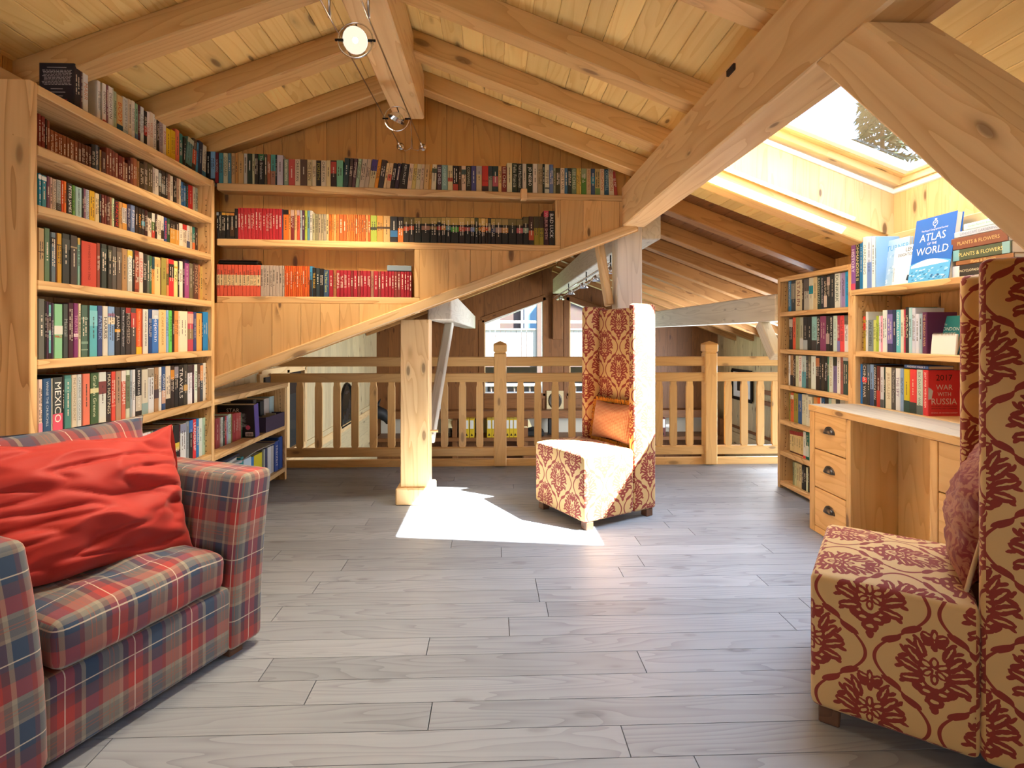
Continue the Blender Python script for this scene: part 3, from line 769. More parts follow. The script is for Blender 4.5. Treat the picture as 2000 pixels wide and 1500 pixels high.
def pillow(name, w_, h_, t, mat, parent, M, n=28, wrinkle=0., seed=0, pinch=.10, smooth=True, ear=0):
    """soft square cushion in the XZ plane, thickness along Y"""
    vs, fs = [], []
    for side in (-1, 1):
        for j in range(n+1):
            for i in range(n+1):
                a, b = -1+2*i/n, -1+2*j/n
                e = max(0, (1-abs(a)**2.4))**.55*max(0, (1-abs(b)**2.4))**.55
                k = 1-pinch*(1-max(abs(a), abs(b))**3) if False else 1
                x = a*w_/2*(1-pinch*(1-b*b)*abs(a)**2); z = b*h_/2*(1-pinch*(1-a*a)*abs(b)**2)
                y = side*t/2*e
                if wrinkle:
                    q = Vector((a*1.0+seed, b*1.5, side*.7))
                    rad = abs(noise3((a*.55+b*1.5+seed, b*.8-a*.9, side), 1.25))
                    fold = (1-min(1, abs(noise3((a*.8-b*1.1+seed, a*.5+b*2.6, side*2), 1.6))*3.2))**1.5
                    y += side*wrinkle*((1-rad*2.2)*e*.8+noise3(q, 2.3)*e*.4-fold*.42*min(1, e*1.6)); x += wrinkle*.5*noise3(q, 1.9)*abs(a); z += wrinkle*.5*noise3(q+Vector((9, 1, 2)), 1.7)*abs(b)
                if ear and a > .55: z += ear*(a-.55)*2*(b > 0)*b**3
                vs.append((x, y, z))
    N = (n+1)*(n+1)
    for sd in (0, 1):
        for j in range(n):
            for i in range(n):
                q = [sd*N+j*(n+1)+i, sd*N+j*(n+1)+i+1, sd*N+(j+1)*(n+1)+i+1, sd*N+(j+1)*(n+1)+i]
                fs.append(tuple(q if sd == 0 else q[::-1]))
    me = mesh(name, vs, fs, mat, smooth)
    bm = bmesh.new(); bm.from_mesh(me); bmesh.ops.remove_doubles(bm, verts=bm.verts, dist=.0008)
    ul = bm.loops.layers.uv.verify()
    for f in bm.faces:
        for l in f.loops: l[ul].uv = (l.vert.co.x, l.vert.co.z)
    bm.to_mesh(me); bm.free(); me.polygons.foreach_set('use_smooth', [True]*len(me.polygons))
    return obj(name, me, parent, M)

# ---- two high-backed damask chairs: local front is -Y
def make_chair(loc, rz, label):
    t = empty('high_back_chair', loc, rz, label, 'chair', 'high-backed damask chairs')
    M = WM[t.name]
    hw, d0, d1 = .275, -.305, .30
    def dome(c):
        if c.z > .40: c.z += .02*(1-(c.x/hw)**2)*(1-((c.y+.1)/.21)**2 if abs(c.y+.1) < .21 else 0)
        return c
    bm_obj('seat', rbox_bm(-hw, hw, d0, .10, .05, .462, .022, 3, 3), 'damask', t, M, uv=(.0, .07), deform=dome)
    bm_obj('backrest', rbox_bm(-hw+.058, hw-.058, .215, d1-.002, .05, 1.385, .016, 3), 'damask', t, M, uv=(.0, .04))
    for sx in (-1, 1):
        bm_obj('wing', rbox_bm(sx*hw-(.06 if sx > 0 else 0), sx*hw+(.06 if sx < 0 else 0), .098, d1, .05, 1.405, .022, 3), 'damask', t, M, uv=(.06, .02))
    for sx in (-1, 1):
        for yy in (d0+.05, d1-.05):
            MB().cbox(sx*.235-.028, sx*.235+.028, yy-.028, yy+.028, 0, .052, .004).go('leg', 'leg_wood', t, M)
    return t
def cam2w(xc, D): return Vector((xc*CT+D*ST, D*CT-xc*ST, 0))
# front-near corner of the near chair, front corner of the middle chair
fr = Vector((-.819, .574)); wd_ = Vector((.574, .819))
c = Vector((.926, 1.679))+wd_*.275-fr*.305
chair_b = make_chair(cam2w(*c), R(-125)-TH, 'high-backed damask chair cropped by the right edge, in front of the desk')
fr = Vector((-.857, -.515)); wd_ = Vector((-.515, .857))
c = Vector((.4427, 3.278))+wd_*.275-fr*.305
chair_a = make_chair(cam2w(*c), R(-59)-TH, 'high-backed damask chair standing alone in the sun patch by the railing')

# cushion on the middle chair
Ma = WM[chair_a.name] @ Matrix.Translation((.0, .155, .60)) @ Matrix.Rotation(R(-10), 4, 'X')
cu = empty('cushion', Ma.translation, 0, 'pink checked cushion with ochre fringe on the middle chair', 'cushion'); cu.matrix_basis = Ma; WM[cu.name] = Ma
pillow('cushion_cover', .40, .27, .12, 'gingham', cu, Ma, 20, .006, 3)
fm = MB()
random.seed(5)
for k in range(340):
    a = k/340*4; side = int(a); f_ = a-side
    p = [(-.2+.4*f_, .135), (.2, .135-.27*f_), (.2-.4*f_, -.135), (-.2, -.135+.27*f_)][side]
    nrm = [(0, 1), (1, 0), (0, -1), (-1, 0)][side]
    l = random.uniform(.022, .034); dx, dy = random.uniform(-.01, .01), random.uniform(-.02, .01)
    fm.tube([(p[0]-nrm[0]*.006, random.uniform(-.008, .008), p[1]-nrm[1]*.006), (p[0]+nrm[0]*l*.6+dx*.4, dy*.5, p[1]+nrm[1]*l*.6), (p[0]+nrm[0]*l+dx, dy, p[1]+nrm[1]*l-.008)], [.0035, .003, .0015], 4)
tag(fm.go('fringe', 'fringe', cu, Ma), kind='stuff')
# brocade cushion on the near chair
Mb = WM[chair_b.name] @ Matrix.Translation((.0, .12, .665)) @ Matrix.Rotation(R(-12), 4, 'X') @ Matrix.Rotation(R(5), 4, 'Y')
cu = empty('cushion', Mb.translation, 0, 'red brocade cushion with cream cord leaning in the cropped chair', 'cushion'); cu.matrix_basis = Mb; WM[cu.name] = Mb
pillow('cushion_cover', .37, .40, .13, 'brocade', cu, Mb, 26, .022, 11)
pts = []
for k in range(96):
    a = k/96*4; side = int(a); f_ = a-side
    p = [(-.185+.37*f_, .2), (.185, .2-.4*f_), (.185-.37*f_, -.2), (-.185, -.2+.4*f_)][side]
    e = 1-.06*math.sin(math.pi*f_); pts.append((p[0]*e, 0, p[1]*e))
MB().tube(pts, .006, 6, True).go('cord', 'rope', cu, Mb, True)

# ---- tartan armchair: local front -Y, +X is the far arm
ctr = cam2w(-1.134, 1.717)
arm = empty('armchair', ctr, R(67.9)-TH, 'deep tartan armchair in red, navy and grey at lower left', 'armchair')
M = WM[arm.name] @ Matrix.Translation((0, .42, 0)); hw = .279
bm_obj('base', rbox_bm(-hw-.02, hw+.02, -.405, .27, .03, .268, .02, 3, 2), 'tartan', arm, M, uv=(.05, .0))
def cush(c):
    b = max(0, 1-(c.x/.29)**4)*max(0, 1-((c.y+.13)/.31)**4)
    if c.z > .34: c.z += .03*b+.022*noise3((c.x*3, c.y*5, 1), 2.2)*b-.020*abs(noise3((c.x*4, c.y*2, 7), 2.5))*b
    if c.y < -.38: c.y -= .012*math.sin((c.x+.3)*9)+.012*noise3((c.x*5, c.z*6, 3), 2)
    return c
bm_obj('seat_cushion', rbox_bm(-hw+.004, hw-.004, -.418, .13, .272, .405, .035, 4, 11), 'tartan', arm, M, uv=(.11, .05), deform=cush)
for sx in (-1, 1):
    def flare(c, sx=sx):
        k = max(0, (c.z-.03)/.64); c.x += sx*.055*k*k; return c
    x0, x1 = (hw+.002, hw+.150) if sx > 0 else (-hw-.150, -hw-.002)
    bm_obj('arm', rbox_bm(x0, x1, -.42, .285, .03, .672, .028, 4, 4), 'tartan', arm, M, uv=(.02, .07), deform=flare)
bm_obj('back', rbox_bm(-hw-.03, hw+.03, .13, .30, .03, .74, .03, 4, 3), 'tartan', arm, M, uv=(.0, .03))
pillow('back_cushion', .60, .44, .19, 'tartan', arm, M @ Matrix.Translation((.03, .085, .655)) @ Matrix.Rotation(R(-14), 4, 'X'), 24, .012, 2, .05)
for sx in (-1, 1):
    for yy in (-.36, .24): MB().cbox(sx*.33-.03, sx*.33+.03, yy-.03, yy+.03, 0, .032, .003).go('leg', 'leg_wood', arm, M)
Mr = M @ Matrix.Translation((.0, -.10, .625)) @ Matrix.Rotation(R(-24), 4, 'X') @ Matrix.Rotation(R(7), 4, 'Y')
tag(pillow('cushion', .64, .46, .20, 'red_satin', None, Mr, 72, .042, 6.3, .05, ear=.05), 'large crumpled plain red cushion leaning in the tartan armchair', 'cushion')

# ------------------------------------------------------------------ bookcases
XB = -1.719
def shelf_board(parent, c0, c1, mat='pine_shelf', name='shelf'):
    """axis-aligned board: longest side becomes the grain"""
    d = [c1[i]-c0[i] for i in range(3)]; c = Vector([(c0[i]+c1[i])/2 for i in range(3)])
    ax = max(range(3), key=lambda i: d[i]); axes = [Vector((1, 0, 0)), Vector((0, 1, 0)), Vector((0, 0, 1))]
    o1 = (ax+1) % 3; M = frame(c, axes[ax], axes[o1]); o2 = (ax+2) % 3
    return MB().cbox(-d[ax]/2, d[ax]/2, -d[o1]/2, d[o1]/2, -d[o2]/2, d[o2]/2, .003).go(name, mat, parent, M)
def peg_holes(parent, x, y, z0, z1, axis):
    mb = MB(); z = z0
    while z < z1:
        n = 6; vs = []
        for k in range(n):
            a = 2*math.pi*k/n; d = (.0035*math.cos(a), .0035*math.sin(a)); vs.append((x+d[0], y, z+d[1]) if axis == 'y' else (x, y+d[0], z+d[1]))
        mb.add(vs, [tuple(range(n))]); z += .032
    tag(mb.go('peg_hole', 'gap_dark', parent), kind='stuff')
ZL = [2.147, 1.918, 1.692, 1.407, 1.105, .799, .470, .10]
lb = empty('bookcase', (XB, 2.73, 0), 0, 'tall pine bookcase full of books along the left wall behind the armchair', 'bookcase')
shelf_board(lb, (-2.012, 2.067, 0), (XB, 2.102, 2.150), name='side_panel')
shelf_board(lb, (-2.012, 3.367, 0), (XB, 3.400, 2.150), name='side_panel')
for z in ZL: shelf_board(lb, (-2.012, 2.103, z-.036), (XB-.001, 3.366, z))
peg_holes(lb, XB-.035, 3.3668, .2, 2.05, 'y'); peg_holes(lb, XB-.15, 3.3668, .2, 2.05, 'y')
sb = empty('bookcase', (XB, 3.98, 0), 0, 'low pine bookcase with two tiers tucked under the slanting edge board', 'bookcase')
shelf_board(sb, (-2.012, 4.530, 0), (XB, 4.565, .763), name='side_panel')
for z in (.800, .455, .105): shelf_board(sb, (-2.012, 3.402, z-.036), (XB-.0005, 4.529 if z < .7 else 4.60, z))
peg_holes(sb, XB-.04, 4.5295, .15, .74, 'y'); peg_holes(sb, XB-.2, 4.5295, .15, .74, 'y')
shelf_board(sb, (-2.014, 3.402, 0.06), (-1.99, 4.529, .76), 'pine_panel', 'back_panel')
XRB = 2.25
rb = empty('bookcase', (XRB, 3.77, 0), 0, 'narrow tall pine bookcase with six tiers at the right end of the railing', 'bookcase')
ZR = [1.648, 1.378, 1.089, .812, .538, .295, .060]
shelf_board(rb, (XRB, 4.165, 0), (2.545, 4.200, 1.648), name='side_panel'); shelf_board(rb, (XRB, 3.318, 0), (2.545, 3.350, 1.648), name='side_panel')
for z in ZR: shelf_board(rb, (XRB+.001, 3.351, z-.034), (2.545, 4.164, z))
shelf_board(rb, (2.53, 3.351, .03), (2.546, 4.164, 1.61), 'pine_panel', 'back_panel')
peg_holes(rb, XRB+.045, 4.1645, .1, 1.6, 'y'); peg_holes(rb, XRB+.2, 4.1645, .1, 1.6, 'y')
rb2 = empty('bookcase', (XRB, 2.6, 0), 0, 'wide pine bookcase behind the desk with the atlas on top', 'bookcase')
for y0 in (1.80,): shelf_board(rb2, (XRB, y0, 0), (2.545, y0+.034, 1.445), name='side_panel')
shelf_board(rb2, (XRB, 3.283, 0), (2.545, 3.316, 1.445), name='side_panel')
shelf_board(rb2, (XRB-.002, 1.80, 1.447), (2.545, 3.316, 1.481))
for z in (1.10, .772, .10): shelf_board(rb2, (XRB+.001, 1.835, z-.034), (2.545, 3.282, z))
y = 1.835
while y < 3.28:
    wdt = min(.115, 3.282-y); board('back_board', (2.545, y, .07), UP, (0, 1, 0), 1.37, wdt-.001, .012, 'pine_panel', rb2); y += .115
peg_holes(rb2, XRB+.05, 3.2825, .8, 1.42, 'y'); peg_holes(rb2, XRB+.21, 3.2825, .8, 1.42, 'y')

# ------------------------------------------------------------------ desk
XD = 1.962
dk = empty('desk', (XD, 2.6, 0), 0, 'pine pedestal desk with cup-handled drawers in front of the right bookcase', 'desk')
YD1, YD0 = 3.285, 1.93
shelf_board(dk, (XD-.004, YD0, .732), (XRB-.006, YD1, .772), 'desk_grey', 'desk_top')
shelf_board(dk, (XD-.006, YD0, .734), (XD-.0045, YD1, .770), 'pine_desk', 'top_edge')
def yx(px): return on_x(px, XD)[0]
shelf_board(dk, (XD, yx(1590), 0), (XRB-.006, YD1, .731), 'pine_desk', 'side_panel')
ys = [(yx(1652), yx(1590)-.001), (yx(2080), yx(1831))]
shelf_board(dk, (XD, yx(1661), 0), (XRB-.006, yx(1652)-.001, .731), 'pine_desk', 'side_panel')
shelf_board(dk, (XD, yx(1831), 0), (XRB-.006, yx(1815), .731), 'pine_desk', 'side_panel')
shelf_board(dk, (XD, YD0, 0), (XRB-.006, YD0+.03, .731), 'pine_desk', 'side_panel')
shelf_board(dk, (XRB-.022, yx(1815)+.001, .05), (XRB-.006, yx(1661)-.001, .731), 'pine_desk', 'modesty_panel')
def cup_handle(parent, M):
    mb = MB(); n, m_ = 12, 5; rx, ry, rz = .043, .024, .034
    for j in range(m_+1):
        b = math.pi/2*j/m_
        for i in range(n+1):
            a = math.pi*i/n
            mb.v.append(Vector((rx*math.cos(a)*math.cos(b*.0)*1, -ry*math.sin(b)*math.sin(a)**.6 if True else 0, rz*math.sin(a)*math.cos(b)-.0)))
    for j in range(m_):
        for i in range(n):
            q = j*(n+1)+i; mb.f.append((q, q+1, q+n+2, q+n+1))
    # back plate rim
    mb.tube([(rx*1.06*math.cos(math.pi*i/12), -.001, rz*1.08*math.sin(math.pi*i/12)) for i in range(13)], .003, 6)
    o = mb.go('handle', 'pewter', parent, M, True)
    sol = o.modifiers.new('s', 'SOLIDIFY'); sol.thickness = .002
for (a, b) in ys:
    a = max(a, YD0+.031); zs = [.735, .509, .276, .040]
    for k in range(3):
        d = shelf_board(dk, (XD+.002, a+.002, zs[k+1]+.002), (XD+.022, b-.002, zs[k]-.004), 'pine_desk', 'drawer')
        cup_handle(d, Matrix.Translation((XD+.0015, (a+b)/2, (zs[k]+zs[k+1])/2)) @ Matrix.Rotation(R(-90), 4, 'Z'))
    shelf_board(dk, (XD+.03, a+.001, .02), (XRB-.008, b-.001, .73), 'gap_dark', 'carcass')
    shelf_board(dk, (XD+.002, a+.001, 0), (XD+.022, b-.001, .038), 'pine_desk', 'plinth')

# ------------------------------------------------------------------ cable lighting under the ridge
def warm_glow():
    s = NT('lamp_glow'); s.t.nodes.remove(s.b); e = s.n('ShaderNodeEmission'); e.inputs[0].default_value = (1, .86, .66, 1); e.inputs[1].default_value = .42
    s.l(e.outputs[0], s.out.inputs[0])
warm_glow()
def bulb_glow():
    s = NT('bulb_glow'); s.t.nodes.remove(s.b); e = s.n('ShaderNodeEmission'); e.inputs[0].default_value = (1, .8, .5, 1); e.inputs[1].default_value = 12
    s.l(e.outputs[0], s.out.inputs[0])
bulb_glow()
cb = empty('cable_track', (-.53, 2.4, 2.43), 0, 'pair of taut lighting cables strung under the ridge beam', 'cable')
zcab = lambda y: 2.375+.055*max(0, (y-2.0)/1.55)
for x in (-.605, -.462):
    MB().tube([(x, YB, 2.37), (x, 2.0, 2.375), (x, 3.545, 2.43)], .0035, 6).go('cable', 'steel', cb, None, True)
    t_ = MB().tube([(x, 3.47, 2.425), (x, 3.515, 2.428)], .007, 8); t_.tube([(x, 3.515, 2.428), (x, 3.565, 2.43)], .012, 8)
    t_.go('anchor', 'chrome', cb, None, True)
    MB().lathe([(0, 0), (.024, 0), (.024, .006), (0, .008)], 16).go('anchor_plate', 'chrome', cb, Matrix.Translation((x, 3.555+(x+.6)*.08, 2.43)) @ Matrix.Rotation(R(90), 4, 'X'), True)
    for yy in (.6, 2.02):
        xb = x+(.02 if x < -.53 else -.02)
        MB().tube([(x, yy, 2.374), (x, yy, 2.575 if abs(x+.5325) < .0935 else 2.60)], .006, 8).go('support_rod', 'steel', cb, None, True)
w_ = MB().tube([(-.53, 3.48, 2.57), (-.53, 3.54, 2.5), (-.535, 3.55, 2.42), (-.57, 3.55, 2.40), (-.605, 3.55, 2.425)], .002, 5)
w_.tube([(-.53, 3.55, 2.5), (-.525, 3.55, 2.41), (-.49, 3.55, 2.405), (-.462, 3.55, 2.425)], .002, 5).go('feed_wire', 'steel', cb, None, True)
p0 = wall(wall_u(840)[0], NV-.006, 2.64); p1 = wall(wall_u(842)[0], NV-.006, 2.35); p2 = wall(wall_u(856)[0], NV-.006, 2.21)
tag(MB().tube([p0, (p0+p1)/2, p1, (p1+p2)/2+Vector((-.01, 0, 0)), p2], .004, 6).go('hanging_wire', 'black_metal', None, None, True), 'thin dark wire hanging down the gable wall right of the ridge beam', 'cable')
def spot(c, aim, label, lit):
    c = Vector(c); d = (Vector(aim)-c).normalized()
    t = empty('spotlight', c, 0, label, 'lamp', 'spotlights on the cables')
    M = Matrix.Translation(c) @ d.to_track_quat('-Z', 'Y').to_matrix().to_4x4()
    MB().lathe([(.008, .035), (.022, .03), (.040, .012), (.050, -.004), (.051, -.006), (.049, -.004), (.038, .012), (.02, .026), (.004, .03)], 28).go('reflector', 'chrome', t, M, True)
    MB().lathe([(.0, .004), (.049, -.002)], 28).go('lens', 'lamp_glow' if lit else 'lamp_glass', t, M @ Matrix.Translation((0, 0, -.002)))
    if lit: MB().lathe([(0, -.012), (.009, -.008), (.011, 0), (.007, .012)], 12).go('bulb', 'bulb_glow', t, M, True)
    ring = [(.068*math.cos(k/32*2*math.pi), 0, .068*math.sin(k/32*2*math.pi)) for k in range(32)]
    MB().tube(ring, .0028, 6, True).go('ring', 'chrome', t, Matrix.Translation(c), True)
    cl = MB()
    for sx in (-1, 1): cl.tube([(sx*.046, 0, 0), (sx*.078, 0, 0)], .005, 6)
    cl.tube([(0, .01, .068), (.008, .02, .045), (-.004, .028, .03)], .003, 6)
    cl.go('clip', 'black_metal', t, Matrix.Translation(c), True)['kind'] = 'stuff'
    return d
spot((-.535, 2.12, 2.345), (-.75, .4, 1.3), 'lit spotlight in a wire ring on the cables, nearest the viewer', True)
d2 = spot((-.535, 3.02, 2.40), (-1.42, 3.05, .5), 'tilted spotlight on the cables near the gable wall', False)
lamp('spot_near', 'SPOT', (-.545, 2.06, 2.30), (-1.0, 1.15, .3), 55, (1, .82, .60), spot_size=R(110), spot_blend=.8, shadow_soft_size=.06)
lamp('spot_far', 'SPOT', (-.60, 3.0, 2.365), (-1.42, 3.05, .5), 42, (1, .78, .52), spot_size=R(115), spot_blend=.8, shadow_soft_size=.06)

# ------------------------------------------------------------------ lower hall: what shows through the balusters
ct = empty('counter', (0, 9.3, -1.35), 0, 'long built-in pine counter with a shelf along the hall end wall', 'counter')
def hx_(px, D=9.3): return at(px, 700, D).x
def hz_(py, D=9.3): return zat(py, D)
shelf_board(ct, (-1.95, 9.22, hz_(818, 9.2)), (3.9, 9.48, hz_(803, 9.2)), 'pine_dusk', 'shelf')
shelf_board(ct, (-1.95, 9.0, hz_(862, 9.0)), (3.9, 9.48, hz_(855, 9.0)), 'pine_dusk', 'worktop')
shelf_board(ct, (-1.95, 9.465, hz_(855, 9.0)), (3.9, 9.48, hz_(818, 9.2)), 'plaster', 'splash_panel')
for px in (890, 1025, 1405): shelf_board(ct, (hx_(px)-.04, 9.05, -1.35), (hx_(px)+.04, 9.46, hz_(818, 9.2)), 'pine_dusk', 'upright')
zw = hz_(855, 9.0)
def binder(px, col, lab, wdt=.085):
    x = hx_(px, 9.1); o = obj('binder', MB().cbox(-wdt/2, wdt/2, 0, .26, 0, .31, .004).me('binder', 'book_cloth'), None, Matrix.Translation((x, 9.02, zw)))
    o.color = hx(col)
    s_ = obj('spine_label', MB().box(-wdt*.36, wdt*.36, -.001, 0, .15, .29).me('spine_label', 'book_cloth'), o, Matrix.Translation((x, 9.02, zw))); s_.color = hx('#d8d8d4')
    h = MB(); h.add([(-.02, 0, .03), (.02, 0, .03), (0, 0, .075)], [(0, 1, 2)]); q = obj('finger_hole', h.me('finger_hole', 'gap_dark'), o, Matrix.Translation((x, 9.0185, zw)))
    return tag(o, lab, 'binder', 'yellow ring binders' if col == '#c9a816' else None)
pos = ['leftmost', 'second', 'third', 'fourth', 'fifth', 'sixth', 'seventh', 'last']
for i, px in enumerate((912, 922, 955.5, 965, 985, 990.8, 998.5, 1006)):
    binder(px, '#c9a816', 'yellow ring binder on the far counter, %s from the left between the uprights' % pos[i] if 0 < i < 7 else 'yellow ring binder on the far counter, %s of the row' % pos[i], .078 if i < 4 else .062)
binder(1296, '#5c2622', 'dark red ring binder on the far counter right of the tall chair')
def table_lamp(px, label):
    x = hx_(px, 9.15); t = empty('table_lamp', (x, 9.15, zw), 0, label, 'lamp', 'cream table lamps on the counter'); M = WM[t.name]
    MB().lathe([(0, 0), (.05, 0), (.045, .02), (.018, .05), (.03, .09), (.015, .12), (.008, .17)], 14).go('lamp_base', 'pewter', t, M, True)
    MB().lathe([(.11, .16), (.06, .285), (.059, .285), (.108, .16)], 18).go('lamp_shade', 'lampshade', t, M, True)
plain('mirror_dark', '#1c2622', .12)
plain('lampshade', '#dccfa0', .8)
table_lamp(880, 'cream-shaded table lamp left of the yellow binders'); table_lamp(1026, 'cream-shaded table lamp right of the yellow binders')
x = hx_(856, 9.4); tag(MB().lathe([(0, 0), (.085, .0), (.095, .012), (0, .006)], 24).go('plate', 'white_paint', None, Matrix.Translation((x, 9.465, hz_(789, 9.45))) @ Matrix.Rotation(R(90), 4, 'X'), True), 'round white plate on the far wall left of the yellow binders', 'plate')
pl = empty('plaque', (hx_(1085, 9.42), 9.46, hz_(783, 9.42)), 0, 'pale square plaque with an oval relief between the hall windows', 'plaque'); M = WM[pl.name]
MB().cbox(-.15, .15, -.012, .012, -.17, .17, .004).go('plaque_board', 'pine_pale', pl, M)
MB().lathe([(.12, 0), (.115, .012), (.10, .015), (.085, .008), (.05, .02), (0, .028)], 20).go('relief', 'pewter', pl, M @ Matrix.Translation((0, -.012, 0)) @ Matrix.Rotation(R(90), 4, 'X') @ Matrix.Diagonal((1, 1.25, 1, 1)), True)
# dark shapes on the counter
hd = empty('headset', (hx_(1310, 9.1), 9.12, zw), 0, 'white pistol-shaped hairdryer lying on the far counter', 'hairdryer'); M = WM[hd.name]
MB().tube([(-.11, 0, .16), (-.02, 0, .165), (.10, 0, .15)], [.03, .04, .025], 10).go('barrel', 'white_paint', hd, M, True)
MB().tube([(.02, 0, .14), (.035, 0, .02)], [.02, .018], 8).go('grip', 'white_paint', hd, M, True)
hd.name = 'hairdryer'
WM[hd.name] = M
pr = empty('printer', (hx_(1037, 9.15)+.06, 9.2, zw), 0, 'low black printer on the counter right of a table lamp', 'printer'); M = WM[pr.name]
MB().cbox(-.16, .16, -.13, .13, 0, .10, .02).go('body', 'rubber_black', pr, M); MB().cbox(-.12, .12, -.10, .08, .10, .14, .02).go('lid', 'rubber_black', pr, M)
pr = empty('speaker', (hx_(1078, 9.2), 9.25, zw), 0, 'slim black stand-up speaker on the counter under the plaque', 'speaker'); M = WM[pr.name]
MB().cbox(-.06, .06, -.05, .05, .02, .28, .01).go('body', 'rubber_black', pr, M); MB().cbox(-.07, .07, -.06, .06, 0, .02, .005).go('foot', 'pewter', pr, M)
# mirror and dark head on the hall's left wall, framed picture on the right wall
def yl(px): return on_x(px, XL)[0], on_x(px, XL)[1]
ya, da = yl(664); yb_, db = yl(685.5)
z0m, z1m = zat(836, da), zat(746, db)
mi = empty('mirror', (XL, (ya+yb_)/2, (z0m+z1m)/2), 0, 'arched black-framed mirror on the left wall of the hall', 'mirror')
hw_, hh_ = (yb_-ya)/2, (z1m-z0m)/2
pts = [(-hw_, -hh_), (hw_, -hh_)]+[(hw_*math.cos(k/10*math.pi), hh_-hw_+hw_*math.sin(k/10*math.pi)) for k in range(11)]
M = frame((XL+.004, (ya+yb_)/2, (z0m+z1m)/2), (0, 1, 0), UP)
MB().prism(pts, 0, .012).go('mirror_glass', 'mirror_dark', mi, M)
m = MB()
for cx_, cy_, ww_, hh3 in ((-.10, -.20, .05, .16), (.02, -.15, .07, .2), (.13, -.05, .06, .22), (0, .16, .10, .05)):
    m.add([(cx_+ww_*math.cos(k/9*2*math.pi)*(1+.3*math.sin(3*k)), cy_+hh3/2*math.sin(k/9*2*math.pi), .0135) for k in range(9)], [tuple(range(9))])
tag(m.go('engraving', 'pewter', mi, M), kind='stuff')
MB().tube([(x, y_, .014) for x, y_ in pts], .018, 6, True).go('mirror_frame', 'black_metal', mi, M)
y_, D_ = yl(722)
tr = empty('carved_head', (XL, y_, zat(810, D_)), 0, 'dark carved animal head mounted on the left wall of the hall', 'sculpture'); M = WM[tr.name]
MB().tube([(0, 0, .02), (.10, .02, .05), (.20, .06, .0), (.27, .09, -.10), (.28, .10, -.16)], [.09, .12, .10, .06, .035], 10).go('head', 'rubber_black', tr, M, True)
for k in (-1, 1): MB().tube([(.10, .03+k*.07, .12), (.12, .04+k*.13, .19), (.14, .05+k*.15, .24)], [.03, .02, .004], 6).go('ear', 'rubber_black', tr, M, True)
ya, da = on_x(1432, 3.99); yb_, db = on_x(1470, 3.99)
pc = empty('framed_picture', (3.99, (ya+yb_)/2, .35), 0, 'black-framed picture on the pale right wall of the hall', 'picture')
M = frame((3.985, (ya+yb_)/2, (zat(722, da)+zat(775, da))/2), (0, -1, 0), UP); ww, hh2 = abs(ya-yb_)/2, (zat(722, da)-zat(775, da))/2
for a, b in (((-ww, -hh2), (ww, -hh2)), ((ww, -hh2), (ww, hh2)), ((ww, hh2), (-ww, hh2)), ((-ww, hh2), (-ww, -hh2))):
    timber('frame', M @ Vector((*a, .012)), M @ Vector((*b, .012)), (1, 0, 0), .025, .05, 'black_metal', pc, .003)
MB().box(-ww, ww, -hh2, hh2, 0, .004).go('mount', 'white_paint', pc, M); MB().box(-ww*.5, ww*.5, -hh2*.45, hh2*.5, .004, .006).go('photo', 'pewter', pc, M)
# glass spots on a rail under the hall ridge
tk = empty('rail_light', (1.02, 5.6, 1.82), 0, 'pair of steel rails with five glass spots under the hall ridge beam', 'lamp')
for x in (.98, 1.10): MB().tube([(x, 4.5, 1.80), (x, 8.9, 1.80)], .009, 6).go('rail', 'chrome', tk, None, True)
for y in (4.75, 6.0, 7.4): MB().tube([(1.04, y, 1.80), (1.04, y, 1.905)], .007, 6).go('support_rod', 'black_metal', tk)
for y in (4.7, 5.4, 6.2, 7.2, 8.3):
    sh = MB().lathe([(.012, .02), (.04, .0), (.062, -.045), (.058, -.045), (.036, -.004)], 18).go('glass_shade', 'lamp_glass', tk, Matrix.Translation((1.04, y, 1.785)), True)
    MB().lathe([(0, .01), (.018, 0), (.016, -.03), (0, -.035)], 10).go('bulb', 'chrome', sh, Matrix.Translation((1.04, y, 1.785)), True)

# ------------------------------------------------------------------ outside: neighbouring chalet, ground, firs
plain('render_white', '#66727e', .9); plain('chalet_wood', '#3c2e28', .8, noise=6); plain('chalet_boards', '#7d7674', .8); plain('roof_slate', '#45403c', .9); plain('shutter_blue', '#456478', .7)
plain('fir_needles', '#2c4a34', .9); plain('bark', '#4c3a2a', .9); plain('meadow', '#7c9060', 1, noise=3)
tag(MB().box(-40, 40, 9.8, 60, -3.2, -3.0).go('ground', 'meadow'), kind='structure')
ch = empty('chalet', (0, 18, -3), 0, 'neighbouring chalet with a boarded balcony seen through the hall windows', 'building')
MB().box(-7, 9, 19.5, 26, -3, 6.0).go('wall', 'chalet_wood', ch)
MB().box(-7.0, .25, 19.42, 19.5, 1.2, 4.2).go('rendered_wall', 'render_white', ch)
MB().add([(-9, 17.2, 5.4), (1, 17.2, 8.6), (11, 17.2, 5.4), (-9, 27, 5.4), (1, 27, 8.6), (11, 27, 5.4)], [(0, 1, 4, 3), (1, 2, 5, 4)]).go('roof', 'roof_slate', ch)
for x0, x1, z0, z1 in ((1.0, 2.6, 1.3, 3.3), (3.6, 4.8, 1.3, 3.2), (-3.0, -1.6, 1.3, 3.2), (-1.6, -.2, -2.2, -.4), (1.6, 2.8, -2.2, -.4)):
    f_ = MB().box(x0, x1, 19.34, 19.41, z0, z1).go('window', 'chalet_boards', ch); MB().box(x0+.12, x1-.12, 19.31, 19.34, z0+.12, z1-.12).go('pane', 'shutter_blue', f_)
MB().box(-7, 9, 17.6, 19.42, .15, .35).go('balcony_floor', 'chalet_wood', ch)
x = -4.0
bmesh_board = MB().box(0, .155, 0, .04, 0, 1.05).me('balcony_board', 'chalet_boards')
